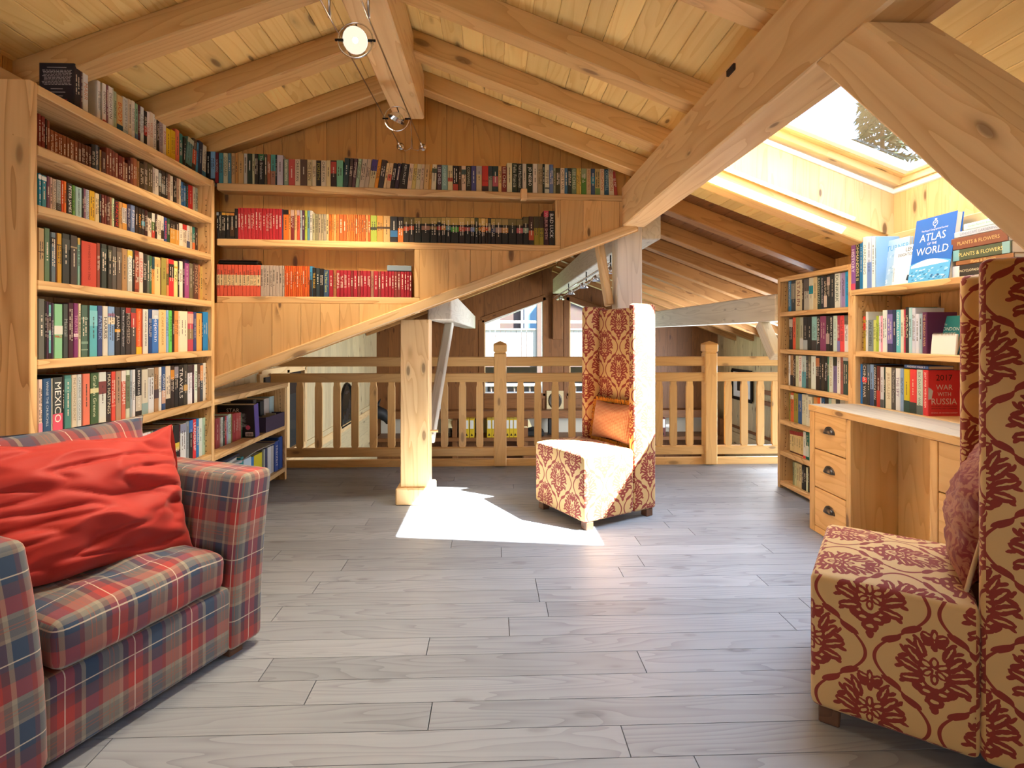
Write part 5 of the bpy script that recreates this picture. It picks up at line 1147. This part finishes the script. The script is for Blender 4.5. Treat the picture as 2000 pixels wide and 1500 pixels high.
import re
def parse(row):
    out = []; x = row['x0']
    for tok in row['b'].replace('\n', '').split('|'):
        tok = tok.strip(); m = re.match(r'([\d.]+)(-|#[0-9a-f]{6})(.*)$', tok)
        x1 = float(m.group(1))
        if m.group(2) != '-':
            rest = m.group(3); lean = 0
            q = re.search(r'/(-?\d+)$', rest)
            if q: lean = int(q.group(1)); rest = rest[:q.start()]
            bands = [(float(a), float(b), c) for a, b, c in re.findall(r'(?<![\w#])([\d.]+)-([\d.]+)(#[0-9a-f]{6})', rest)]
            rest = re.sub(r'(?<![\w#])([\d.]+)-([\d.]+)(#[0-9a-f]{6})', '', rest).strip()
            title = None
            if '~' in rest: title = rest.split('~'); title = (title[0].strip(), title[1].strip()[:7])
            out.append((x, x1, m.group(2), title, bands, lean))
        x = x1
    return out
def tops_fn(sx):
    pts = [tuple(map(float, p.split(':'))) for p in sx.split()]
    def f(x):
        if x <= pts[0][0]: return pts[0][1]
        for (a, b), (c, d) in zip(pts, pts[1:]):
            if x <= c: return b+(d-b)*(x-a)/(c-a) if c > a else d
        return pts[-1][1]
    return f
def place(row, px):
    """where the sight line meets the spine plane: point on plane (at z=0), depth"""
    if row['kind'] == 'W':
        u, D = wall_u(px, row['set']); return wall(u, row['set'], 0), D
    X = (XB-row['set']) if row['kind'] == 'L' else (XRB+row['set'])
    y, D = on_x(px, X); return Vector((X, y, 0)), D
AX = {'L': (Vector((0, 1, 0)), Vector((-1, 0, 0))), 'W': (WU, WV), 'R': (Vector((0, -1, 0)), Vector((1, 0, 0)))}
SPECS = []
for key, row in ROWS.items():
    tf = tops_fn(row['tops']); lst = parse(row); n = len(lst)
    for i, (xa, xb, col, title, bands, lean) in enumerate(lst):
        p0, D0 = place(row, xa); p1, D1 = place(row, xb)
        th = max((p1-p0).length-.0006, .003)
        D = (D0+D1)/2; yt = tf(xb-.01 if xb-xa > 1 else xb); h = max(.10, zat(yt, D)-row['z'])
        SPECS.append(dict(row=row, key=key, i=i, n=n, p=p0+Vector((0, 0, row['z']+.0005)), th=th, h=h, D=D, col=col, title=title, bands=bands, lean=lean, area=(xb-xa)*h/D))
SPECS.sort(key=lambda s: -s['area'])
for k, s in enumerate(SPECS): s['solo'] = k < 288

def lum(c):
    r, g, b = (int(c[i:i+2], 16)/255 for i in (1, 3, 5)); return .3*r+.59*g+.11*b
import colorsys
def colour_name(c):
    r, g, b = (int(c[i:i+2], 16)/255 for i in (1, 3, 5)); h, l, s = colorsys.rgb_to_hls(r, g, b); h *= 360
    if l < .12: return 'black'
    if s < .12: return 'charcoal' if l < .28 else 'grey' if l < .62 else 'white'
    if l > .82: return 'cream' if 20 < h < 75 else 'white'
    if l > .74 and 20 < h < 75: return 'cream'
    if l > .74: return 'pale '+('green' if 75 <= h < 170 else 'blue' if 170 <= h < 260 else 'pink')
    base = 'red' if h < 12 or h >= 345 else 'orange' if h < 35 else 'yellow' if h < 65 else 'green' if h < 165 else 'teal' if h < 195 else 'blue' if h < 250 else 'purple' if h < 320 else 'pink'
    if base == 'orange' and (l < .42 or s < .45): base = 'brown' if l < .5 else 'tan'
    if base == 'yellow' and s < .5: base = 'olive' if l < .55 else 'tan'
    if base == 'red' and l < .27: return 'maroon'
    if base == 'blue' and l < .26: return 'navy'
    return ('dark ' if l < .22 else '')+base
ONES = 'first second third fourth fifth sixth seventh eighth ninth tenth eleventh twelfth thirteenth fourteenth fifteenth sixteenth seventeenth eighteenth nineteenth'.split()
TENS = {2: 'twent', 3: 'thirt', 4: 'fort', 5: 'fift', 6: 'sixt', 7: 'sevent', 8: 'eight', 9: 'ninet'}
def ordinal(n):
    if n < 20: return ONES[n-1]
    if n % 10 == 0: return TENS[n//10]+'ieth'
    return TENS[n//10]+'y-'+ONES[n % 10-1]
def cover_geo(th, h, dep):
    t = min(.0022, th*.12); r = min(.0035, th*.25)
    o = [(0, dep), (0, r), (r*.8, 0), (th-r*.8, 0), (th, r), (th, dep)]; n_ = [(t, dep), (t, t+r), (th-t, t+r), (th-t, dep)]
    vs = [(x, y, z) for z in (0, h) for x, y in o]+[(x, y, z) for z in (0, h) for x, y in n_]
    fs = [(i, i+1, i+7, i+6) for i in range(5)]
    fs += [(13, 12, 16, 17), (14, 13, 17, 18), (15, 14, 18, 19)]
    fs += [(6, 7, 17, 16), (7, 8, 17), (8, 9, 18, 17), (9, 10, 18), (10, 11, 19, 18), (5, 15, 19, 11), (12, 0, 6, 16), (0, 12, 13, 1), (1, 13, 14, 4), (4, 14, 15, 5)]
    return vs, fs
def block_geo(th, h, dep):
    t = min(.0026, th*.16); m = MB().box(t, th-t, .005, dep-.004, .001, h-.004); return m.v, m.f
def glyph_bars(th, h, rnd):
    """illegible small print: rows of short bars down the spine"""
    m = MB(); zc_ = h*rnd.uniform(.55, .62); L = h*rnd.uniform(.3, .6); nrow = 1 if th < .016 else rnd.choice((1, 2)); wd = min(th*.34/nrow, .006)
    for r_ in range(nrow):
        xc = th*(.5+(r_-(nrow-1)/2)*.36); z = zc_+L/2
        while z > zc_-L/2:
            l = rnd.uniform(.002, .006)
            if rnd.random() > .22: m.add([(xc-wd/2, -.0004, z-l), (xc+wd/2, -.0004, z-l), (xc+wd/2, -.0004, z), (xc-wd/2, -.0004, z)], [(0, 1, 2, 3)])
            z -= l+.0014
    return m
def ink_for(c): return '#e4dcc8' if lum(c) < .45 else '#3c342c'
rest_v, rest_f, rest_c = [], [], []
def rest_add(M, vs, fs, col):
    b = len(rest_v); rest_v.extend([M @ Vector(v) for v in vs]); rest_f.extend([tuple(i+b for i in f) for f in fs]); rest_c.extend([col]*len(fs))
rest_parent = None
def build_book(s, rnd):
    row = s['row']; xa, ya = AX[row['kind']]
    M = frame(s['p'], xa, ya)
    if s['lean']: M = M @ Matrix.Translation((s['th']*.5, 0, 0)) @ Matrix.Rotation(R(s['lean']), 4, 'Y') @ Matrix.Translation((-s['th']*.5, 0, 0))
    dep = row['dep']*rnd.uniform(.9, 1.0); vs, fs = cover_geo(s['th'], s['h'], dep); bv, bf = block_geo(s['th'], s['h'], dep)
    c = hx(s['col'])
    plain_set = s['key'] == 'B' or (s['key'] == 'M' and s['i'] < 19)
    bars = None if (s['title'] or s['th'] < .008) else glyph_bars(s['th'], s['h'], rnd)
    if s['solo']:
        o = obj('book', mesh('book', vs, fs, 'book_cloth'), None, M); o.color = c
        obj('pages', mesh('pages', bv, bf, 'paper'), o, M)
        for a, b, bc in s['bands']:
            q = obj('spine_band', MB().box(.0006, s['th']-.0006, -.0003, .001, s['h']*a, s['h']*b).me('spine_band', 'book_cloth'), o, M); q.color = hx(bc)
        if s['title']:
            zc_ = s['h']*.56; hm = s['h']*.78
            lo_hi = [(a, b) for a, b, _ in s['bands']]
            Mt = M @ Matrix.Translation((s['th']/2, -.0007, zc_)) @ frame((0, 0, 0), (0, 0, -1), (1, 0, 0))
            if s['th'] > .035 and len(s['title'][0]) < 4: Mt = M @ Matrix.Translation((s['th']/2, -.0007, s['h']*.4)) @ frame((0, 0, 0), (1, 0, 0), (0, 0, 1)); write(s['title'][0], o, Mt, s['th']*.8, s['h']*.1, s['title'][1])
            else: write(s['title'][0], o, Mt, hm, s['th']*.62, s['title'][1])
        elif bars is not None and bars.v:
            q = obj('lettering', bars.me('lettering', 'print_ink'), o, M); q.color = hx(ink_for(s['col'])); q['kind'] = 'stuff'
        size = 'thick ' if s['th'] > .04 else 'thin ' if s['th'] < .013 else ''
        nm = colour_name(s['col']); kind = 'hardback' if row['dep'] > .16 else 'paperback'
        ttl = ' with spine reading %s' % s['title'][0].replace("'", '').title() if s['title'] and s['title'][0].isupper() and len(s['title'][0].split()) < 3 and s['title'][0] not in ('MARR', 'GRISHAM', 'DEIGHTON') else ''
        if s['i'] == 0: pos = 'leftmost'
        elif s['i'] == s['n']-1: pos = 'rightmost'
        elif s['i'] < s['n']/2: pos = ordinal(s['i']+1)+' from left'
        else: pos = ordinal(s['n']-s['i'])+' from right'
        pl = row['place']
        lab = '%s%s %s%s, %s on the %s' % (size, nm, kind, ttl, pos, pl) if not pl.startswith('books') else '%s%s %s%s, %s at the back of the desk' % (size, nm, kind, ttl, pos)
        tag(o, ' '.join(lab.split()[:16]), 'book', 'books, '+pl.split(',')[0])
        s['obj'] = o; s['M'] = M; s['dep_'] = dep
    else:
        rest_add(M, vs, fs, c); rest_add(M, bv, bf, hx('#cbbd9c'))
        for a, b, bc in s['bands']:
            m = MB().box(.0006, s['th']-.0006, -.0003, .001, s['h']*a, s['h']*b); rest_add(M, m.v, m.f, hx(bc))
        if s['title']:
            Mt = M @ Matrix.Translation((s['th']/2, -.0007, s['h']*.56)) @ frame((0, 0, 0), (0, 0, -1), (1, 0, 0))
            me, tw, th_ = text_mesh(s['title'][0]); k = min(s['h']*.78/tw, s['th']*.62/th_)
            rest_add(Mt @ Matrix.Scale(k, 4), [v.co for v in me.vertices], [tuple(p.vertices) for p in me.polygons], hx(s['title'][1]))
        elif bars is not None and bars.v: rest_add(M, bars.v, bars.f, hx(ink_for(s['col'])))
rnd = random.Random(21)
for s in SPECS: build_book(s, rnd)
me = mesh('small_books', rest_v, rest_f, 'book_row')
ca = me.color_attributes.new('col', 'FLOAT_COLOR', 'CORNER'); i = 0
for p, c in zip(me.polygons, rest_c):
    for _ in p.loop_indices: ca.data[i].color = c; i += 1
tag(obj('small_books', me), 'the remaining small paperbacks and slim volumes filling the shelves', 'books', kind='stuff')

def find(key, i): return next(s for s in SPECS if s['key'] == key and s['i'] == i)
# near covers that show: the dark paperback at the end of the top row, the red hardback on the desk
s = find('L1', 0)
if s['solo']:
    o, M, h, d = s['obj'], s['M'], s['h'], s['dep_']; Mc = M @ Matrix.Translation((-.0004, d/2, 0)) @ frame((0, 0, 0), (0, -1, 0), (0, 0, 1))
    m = MB(); rr = random.Random(3)
    for k in range(11):
        z = h*(.84-k*.03); a = -.43*d+rr.uniform(0, .01); 
        while a < .38*d: 
            l = rr.uniform(.005, .016); m.add([(a, z, 0), (min(a+l, .43*d), z, 0), (min(a+l, .43*d), z+h*.013, 0), (a, z+h*.013, 0)], [(0, 1, 2, 3)]); a += l+.003
    for z, l in ((.9, .08), (.45, .05), (.38, .07), (.3, .05)): m.add([(-l/2, h*z, 0), (l/2, h*z, 0), (l/2, h*(z+.012), 0), (-l/2, h*(z+.012), 0)], [(0, 1, 2, 3)])
    q = obj('blurb', m.me('blurb', 'print_ink'), o, Mc); q.color = hx('#b8b4b8'); q['kind'] = 'stuff'
    for x, c in ((-.035, '#7c3c3c'), (.005, '#58a890'), (.035, '#8c3038')):
        q = obj('pennant', MB().add([(x-.009, h*.24, .0001), (x+.009, h*.24, .0001), (x, h*.13, .0001)], [(2, 1, 0)[::-1]]).me('pennant', 'print_ink'), o, Mc); q.color = hx(c)
s = find('H', 16)
if s['solo']:
    o, M, h, d = s['obj'], s['M'], s['h'], s['dep_']; Mc = M @ Matrix.Translation((s['th']+.0005, d/2, 0)) @ frame((0, 0, 0), (0, 1, 0), (0, 0, 1))
    for t_, z, hh3, w3, c in (('2017', .84, .13, .72, '#1c0c0c'), ('WAR', .63, .13, .52, '#dcd4d4'), ('WITH', .48, .085, .42, '#dcd4d4'), ('RUSSIA', .32, .13, .84, '#dcd4d4'), ('AN URGENT WARNING FROM', .215, .03, .8, '#2c0c10'), ('SENIOR MILITARY COMMAND', .165, .03, .8, '#2c0c10'), ('GENERAL SIR RICHARD SHIRREFF', .07, .03, .84, '#e8c8c8')):
        write(t_, o, Mc @ Matrix.Translation((0, h*z, 0)), d*w3, h*hh3, c)
    q = obj('map_patch', MB().add([(-d*.5, h*.36, .0002), (-d*.40, h*.37, .0002), (-d*.37, h*.47, .0002), (-d*.35, h*.55, .0002), (-d*.42, h*.6, .0002), (-d*.5, h*.63, .0002)], [(0, 1, 2, 3, 4, 5)]).me('map_patch', 'print_ink'), o, Mc); q.color = hx('#c8ccd4')

# ---- books shown face-on or lying flat
def slab_book(name, M, w_, h_, t, col, label, group=None):
    """book with its front cover in the XZ plane facing -Y of M, origin bottom left"""
    vs, fs = cover_geo(t, h_, w_); K = frame((0, 0, 0), (0, 1, 0), (1, 0, 0))      # spine on the left edge
    Kb = Matrix(((0, 1, 0, 0), (1, 0, 0, 0), (0, 0, 1, 0), (0, 0, 0, 1)))
    vv = [(v[1], v[0], v[2]) for v in vs]; ff = [f[::-1] for f in fs]
    o = obj(name, mesh(name, vv, ff, 'book_cloth'), None, M); o.color = hx(col)
    b = MB().box(.005, w_-.004, t*.12, t*.88, .004, h_-.004); obj('pages', b.me('pages', 'paper'), o, M)
    return tag(o, label, 'book', group)
def facing(px, x, z, lean, yaw=0):
    y, D = on_x(px, x); return Matrix.Translation((x, y, z)) @ Matrix.Rotation(R(yaw), 4, 'Z') @ frame((0, 0, 0), (0, -1, 0), (1, 0, 0)) @ Matrix.Rotation(R(-lean), 4, 'X')
def patch(o, M, pts, col, lift=-.0006, name='cover_print'):
    q = obj(name, MB().add([(x, lift, z) for x, z in pts], [tuple(range(len(pts)))]).me(name, 'print_ink'), o, M); q.color = hx(col); return q
def wr(t_, o, M, x, z, wm, hm, col, lift=-.0010): return write(t_, o, M @ Matrix.Translation((x, lift, z)) @ frame((0, 0, 0), (1, 0, 0), (0, 0, 1)), wm, hm, col)
M = facing(1711, 2.302, 1.482, 5); o = slab_book('book', M, .235, .272, .02, '#a4c8e4', 'pale blue Turner book standing face-on left of the atlas'); o['group'] = 'face-on books above the desk'
wr('TURNER', o, M, .15, .222, .17, .034, '#4c9cd0'); wr('Les', o, M, .06, .035, .06, .035, '#e8f4fc')
for k in range(26):
    a, b = rnd.uniform(.01, .21), rnd.uniform(.05, .19); patch(o, M, [(a, b), (a+.02, b+.003), (a+.024, b+.018), (a+.004, b+.014)], rnd.choice(('#b8d4ec', '#90bcdc', '#c4dcf0')))
M = facing(1741, 2.277, 1.482, 5); o = slab_book('book', M, .155, .215, .022, '#dcecf8', 'white Len Deighton paperback standing face-on beside the atlas'); o['group'] = 'face-on books above the desk'
wr('LEN', o, M, .115, .193, .065, .022, '#142c44'); wr('DEIGHTON', o, M, .092, .165, .115, .022, '#142c44'); wr('LEN DEIGHTON', o, M @ Matrix.Rotation(R(90), 4, 'Y') @ Matrix.Translation((-.06, 0, .012)), 0, 0, .08, .008, '#1c3c50')
patch(o, M, [(.105, .02), (.13, .015), (.14, .045), (.115, .05)], '#203850')
M = facing(1773, 2.252, 1.482, 8); o = slab_book('book', M, .262, .338, .035, '#1468c4', 'large blue Atlas of the World leaning face-on on the bookcase top'); o['group'] = 'face-on books above the desk'
wr('The Royal Geographical Society', o, M, .135, .268, .17, .014, '#e8f0fc'); wr('ATLAS', o, M, .128, .232, .165, .045, '#ffffff'); wr('OF THE', o, M, .13, .196, .06, .014, '#f0f4fc'); wr('WORLD', o, M, .135, .160, .205, .045, '#ffffff')
n_ = 16; patch(o, M, [(.0, .0), (.262, .0)]+[(.262-.262*k/n_, .085+.028*math.sin(math.pi*(k/n_*.8+.1))) for k in range(n_+1)], '#58b0e4')
patch(o, M, [(.01, .075)]+[(.25, .085)]+[(.25-.24*k/n_, .088+.026*math.sin(math.pi*k/n_)) for k in range(n_+1)], '#e8f6fc', -.0009)
for k in range(60):
    a, b = rnd.uniform(0, .24), rnd.uniform(0, .07); patch(o, M, [(a, b), (a+.014, b+.002), (a+.016, b+.008), (a+.003, b+.007)], rnd.choice(('#88ccf0', '#2c84c4', '#b8e0f8', '#1c5c98')), -.0008)['kind'] = 'stuff'
q = MB().lathe([(.013, 0), (.016, 0), (.016, .0004), (.013, .0004)], 20).go('crest', 'print_ink', o, M @ Matrix.Translation((.135, -.0010, .302)) @ Matrix.Rotation(R(90), 4, 'X')); q.color = hx('#f0f4fc')
patch(o, M, [(.130, .316), (.140, .316), (.142, .326), (.128, .326)], '#f0f4fc', name='crest_crown'); patch(o, M, [(.131, .277), (.139, .277), (.137, .289), (.133, .289)], '#f0f4fc', name='crest_foot'); patch(o, M, [(.128, .298), (.142, .306), (.138, .310), (.128, .304)], '#f0f4fc', name='crest_bar')
# guide and notepad on the shelf below
M = facing(1812, 2.34, 1.10, 14); o = slab_book('book', M, .17, .205, .02, '#1c7c88', 'teal London guidebook leaning face-on at the right of the upper open shelf'); o['group'] = 'face-on books above the desk'
wr('LONDON', o, M, .105, .135, .11, .028, '#e8ecec'); wr('the', o, M, .07, .16, .025, .012, '#d8e4e4'); wr('GUIDE', o, M, .11, .108, .07, .016, '#b8dcdc'); patch(o, M, [(0, .205), (.05, .205), (.0, .165)], '#e04c88'); patch(o, M, [(.04, .05), (.17, .05), (.17, .09), (.10, .085)], '#4c6c34')
M = facing(1817, 2.275, 1.10, 5)
nb = tag(obj('notepad', MB().cbox(0, .15, 0, .012, 0, .105, .002).me('notepad', 'white_paint'), None, M), 'white spiral notepad propped in front of the teal guidebook', 'notepad')
sp = MB()
for k in range(16): sp.tube([(.012+k*.0085, -.003, .098), (.012+k*.0085, -.004, .108), (.012+k*.0085, .006, .110)], .0012, 4)
tag(sp.go('spiral', 'steel', nb, M), kind='stuff')
def lying(px0, px1, x, z, t, dep, col, label, txt=None, ink='#f0e8d0', bands=(), grp=None):
    (ya, _), (yb2, _) = on_x(px0, x), on_x(px1, x); L = abs(ya-yb2)
    M = Matrix.Translation((x, ya, z)) @ frame((0, 0, 0), (0, 0, 1), (1, 0, 0)) if False else frame((x, yb2, z), (0, 0, 1), (1, 0, 0))
    vs, fs = cover_geo(t, L, dep); o = obj('book', mesh('book', vs, fs, 'book_cloth'), None, M); o.color = hx(col)
    bv, bf = block_geo(t, L, dep); obj('pages', mesh('pages', bv, bf, 'paper'), o, M)
    for a, b, c in bands: q = obj('spine_band', MB().box(.0006, t-.0006, -.0003, .001, L*a, L*b).me('spine_band', 'book_cloth'), o, M); q.color = hx(c)
    if txt: write(txt, o, M @ Matrix.Translation((t/2, -.0008, L*.5)) @ frame((0, 0, 0), (0, 0, -1), (1, 0, 0)), L*.75, t*.6, ink)
    return tag(o, label, 'book', grp)
# local Z of a lying book runs along +Y (away), so text runs from far to near = left to right in view
z = 1.482
for (p0, p1, t, col, lab, tx, ink, bands) in ((1858, 1985, .056, '#2c2a28', 'thick black gardening encyclopaedia at the bottom of the stack by the tall chair', 'ENCYCLOPAEDIA OF GARDENING', '#e8e0c0', [(.86, .98, '#d8e0ec')]),
        (1867, 1980, .022, '#94643c', 'thin brown book second from bottom of the stack by the tall chair', 'Plants & Flowers', '#e8c880', []),
        (1860, 1975, .054, '#4c5a44', 'dark green plants and flowers book in the middle of the stack', 'PLANTS & FLOWERS', '#ecdc90', [(.87, .99, '#7cb8c4'), (.02, .14, '#88b4b8')]),
        (1858, 1968, .058, '#84503c', 'brown plants and flowers book third from top of the stack', 'PLANTS & FLOWERS', '#e0b878', []),
        (1864, 1962, .028, '#c4d0e0', 'pale landscape gardening book second from top of the stack', 'LANDSCAPE GARDENING', '#7c8ca8', []),
        (1882, 1955, .030, '#dcf0ec', 'white garden plants book on top of the stack by the tall chair', 'Garden Plants for Everyone', '#4cb4a8', [])):
    lying(p0, p1, 2.275, z, t, .21, col, lab, tx, ink, bands, 'garden books lying in a stack'); z += t+.0008
h_ = max(s['h'] for s in SPECS if s['key'] == 'H' and 13 <= s['i'] <= 16)
lying(1766, 1813, XRB+.04, .7735+h_+.002, .018, .14, '#3c64b0', 'blue paperback lying across the row at the back of the desk', 'ANDREW MARR 7', '#e8ecf4')
# low bookcase: dark paperback on its end, box, papers
def upright_L(px0, px1, ytop, z, dep, col, label, title=None, ink='#e0e0e0', set_=.0, lean=0, grp='things in the low bookcase'):
    row = dict(kind='L', set=set_); p0, D0 = place(row, px0); p1, D1 = place(row, px1); th = (p1-p0).length; h = zat(ytop, (D0+D1)/2)-z
    xa, ya = AX['L']; M = frame(p0+Vector((0, 0, z+.001)), xa, ya) @ Matrix.Rotation(R(lean), 4, 'Y')
    vs, fs = cover_geo(th, h, dep); o = obj('book', mesh('book', vs, fs, 'book_cloth'), None, M); o.color = hx(col)
    bv, bf = block_geo(th, h, dep); obj('pages', mesh('pages', bv, bf, 'paper'), o, M)
    if title: write(title, o, M @ Matrix.Translation((th/2, -.0007, h*.5)) @ frame((0, 0, 0), (0, 0, -1), (1, 0, 0)), h*.7, th*.6, ink)
    return tag(o, label, 'book', grp), M, th, h
o, M, th, h = upright_L(499, 507, 789, .455, .26, '#16181a', 'large black book with white title cover facing out in the low bookcase', None, lean=-6)
q = obj('spine_band', MB().box(.0004, th-.0004, -.0003, .002, 0, h).me('spine_band', 'book_cloth'), o, M); q.color = hx('#5c4c9c')
Mc = M @ Matrix.Translation((-.0006, .13, 0)) @ frame((0, 0, 0), (0, -1, 0), (0, 0, 1))
write('STAR', o, Mc @ Matrix.Translation((-.02, h*.84, 0)), .11, .028, '#e4e4e0')
m = MB(); rr = random.Random(9)
for k in range(14):
    if k % 5 == 4: continue
    m.add([(-.005, h*(.72-k*.03), 0), (.05+rr.uniform(0, .03), h*(.72-k*.03), 0), (.05+rr.uniform(0, .03), h*(.733-k*.03), 0), (-.005, h*(.733-k*.03), 0)], [(0, 1, 2, 3)])
q = obj('blurb', m.me('blurb', 'print_ink'), o, Mc); q.color = hx('#b0b4b4'); q['kind'] = 'stuff'
q = obj('barcode_panel', MB().add([(.06, .01, 0), (.115, .01, 0), (.115, .04, 0), (.06, .04, 0)], [(0, 1, 2, 3)]).me('barcode_panel', 'print_ink'), o, Mc); q.color = hx('#e4e4e0')
m = MB()
for k in range(9): m.add([(.066+k*.005, .014, .0003), (.0685+k*.005+(k % 3)*.0006, .014, .0003), (.0685+k*.005+(k % 3)*.0006, .034, .0003), (.066+k*.005, .034, .0003)], [(0, 1, 2, 3)])
q = obj('bars', m.me('bars', 'print_ink'), o, Mc); q.color = hx('#181818'); q['kind'] = 'stuff'
q = MB().lathe([(0, 0), (.017, 0)], 20).go('emblem', 'print_ink', o, Mc @ Matrix.Translation((.08, .075, .0003))); q.color = hx('#c04c68')
for px0, px1, yt, c, lab, dp in ((495, 501, 781, '#201c20', 'second black book just behind the large black one in the low bookcase', .24), (508.5, 515.5, 783.5, '#16181c', 'black book with a blue panel behind the purple box', .22), (516, 526, 778.5, '#b8b4b0', 'grey white folder behind the purple box', .24), (527, 537.5, 774, '#a8c4cc', 'pale blue booklet behind the purple box', .25), (538.5, 541, 779, '#98b4dc', 'thin light blue booklet nearest the end panel', .22)):
    upright_L(px0, px1, yt, .455, dp-.07, c, lab, set_=.09)
bx = empty('box', (-1.80, 4.33, .4555), R(-4), 'open dark purple cardboard box of papers in the low bookcase', 'box'); Mx = WM[bx.name]
plain('purple_card', '#43344c', .8)
m = MB(); m.box(-.085, .085, -.155, .155, 0, .004)
for a in ((-.085, -.081, -.155, .155), (.081, .085, -.155, .155), (-.081, .081, -.155, -.151), (-.081, .081, .151, .155)): m.box(*a, .004, .115)
m.go('carton', 'purple_card', bx, Mx)
for k in range(3): MB().box(-.07, .07, -.10+k*.07, -.095+k*.07, .006, .108+.006*k).go('paper', 'paper', bx, Mx @ Matrix.Rotation(R(3*k-3), 4, 'X'))
# bottom tier
zb2 = .1055
row = dict(kind='L', set=.03)
for i, (a, b, yt, c, nm) in enumerate(((470, 476, 893, '#2c8c94', 'teal'), (476, 491, 895, '#c4dcec', 'pale blue'), (491, 496, 893, '#2c7cc0', 'blue'), (496, 512, 887, '#dccc20', 'yellow'), (512, 515, 880, '#6c7060', 'grey green'), (515, 518, 878, '#a8b0a8', 'light grey'), (518, 522, 876, '#2c3460', 'navy'), (523, 530, 873, '#d0d4dc', 'white'), (530, 536.5, 870, '#c0bcb8', 'cream and red'))):
    upright_L(a, b, yt, zb2, .2, c, '%s book standing on the bottom tier of the low bookcase under newspapers' % nm, set_=.03)
for a, b, yt, c, lab in ((537, 544, 862, '#2c4c9c', 'blue spiral folder on the bottom tier of the low bookcase'), (545, 551, 853, '#1c4ca0', 'tall blue folder near the end panel of the low bookcase'), (551.5, 556, 852, '#1c44a0', 'tall blue folder against the end panel of the low bookcase')):
    upright_L(a, b, yt, zb2, .21, c, lab, 'FREIZEIT' if a == 537 else None, set_=.02)
pA, _ = place(row, 468); pB, _ = place(row, 545)
npn = MB(); n_ = 8; vs = []
for k in range(n_+1):
    f_ = k/n_; yy = pA.y+(pB.y-pA.y)*f_
    for xx in (-1.74, -1.96): vs.append((xx, yy, .325+.03*f_+.012*math.sin(f_*5)))
for k in range(n_): npn.f.append((2*k, 2*k+2, 2*k+3, 2*k+1))
npn.v = [Vector(v) for v in vs]
plain('newsprint', '#9c9a94', .9, noise=60)
o = npn.go('newspaper', 'newsprint'); mo = o.modifiers.new('s', 'SOLIDIFY'); mo.thickness = .006
tag(o, 'grey newspapers lying over the books on the bottom tier', 'newspaper')
mg = [('#c8d8dc', .13), ('#b8c4d8', .14), ('#d8dce4', .15), ('#a8b8d0', .16), ('#d0d8d8', .17), ('#6c2430', .18), ('#c4d0d0', .19), ('#283048', .2)]
plain('magazine_white', '#c9d2d6', .5)
for k in range(16):
    c = ['#283048', '#8c98a0', '#4c2c34', '#a8b4c0', '#2c4858', '#d0d4dc', '#b8c4dc', '#6c2834', '#c4d0d4', '#d8dce0', '#9cb0b8', '#d4dcd8', '#c0ccd4', '#e0e4e0', '#b0c4c0'][k % 15]
    m = MB().cbox(-.10, .10, -.14, .14, 0, .017, .002); o = obj('magazine', m.me('magazine', 'book_cloth'), None, Matrix.Translation((-1.845+random.Random(k).uniform(-.012, .02), 3.635+random.Random(k+40).uniform(-.02, .025), zb2+.001+k*.0178)) @ Matrix.Rotation(R(random.Random(k+9).uniform(-9, 9)), 4, 'Z')); o.color = hx(c)
    tag(o, '%s magazine, %s in the pile in the low bookcase' % (colour_name(c), 'topmost' if k == 15 else 'lowest' if k == 0 else ordinal(16-k)+' from top'), 'magazine', 'pile of magazines')
# lying things in the wall niches
hB = max(s['h'] for s in SPECS if s['key'] == 'B' and s['i'] < 12)
u0, u1 = wall_u(423)[0], wall_u(502)[0]
cs = empty('case', wall((u0+u1)/2, .055, ZB+hB+.002), WA, 'flat black oblong case lying on the orange and cream paperbacks', 'case'); Mx = WM[cs.name]
MB().cbox(-(u1-u0)/2, (u1-u0)/2, -.04, .045, 0, .026, .008).go('case_body', 'black_metal', cs, Mx); MB().cbox(-(u1-u0)/2+.004, (u1-u0)/2-.004, -.038, .043, .0262, .033, .003).go('case_lid', 'leg_wood', cs, Mx)
hB2 = max(s['h'] for s in SPECS if s['key'] == 'B' and s['i'] >= 50)
u0, u1 = wall_u(756)[0], wall_u(803)[0]
M = frame(wall(u1, .004, ZB+hB2+.003), UP, WV); vs, fs = cover_geo(.036, u1-u0, .10)
# cover_geo's Z runs along -u here
o = obj('book', mesh('book', vs, fs, 'book_cloth'), None, M); o.color = hx('#7c8c98')
tag(o, 'grey blue book lying flat on the row of small red volumes', 'book')
bv, bf = block_geo(.036, u1-u0, .10); obj('pages', mesh('pages', bv, bf, 'paper'), o, M)
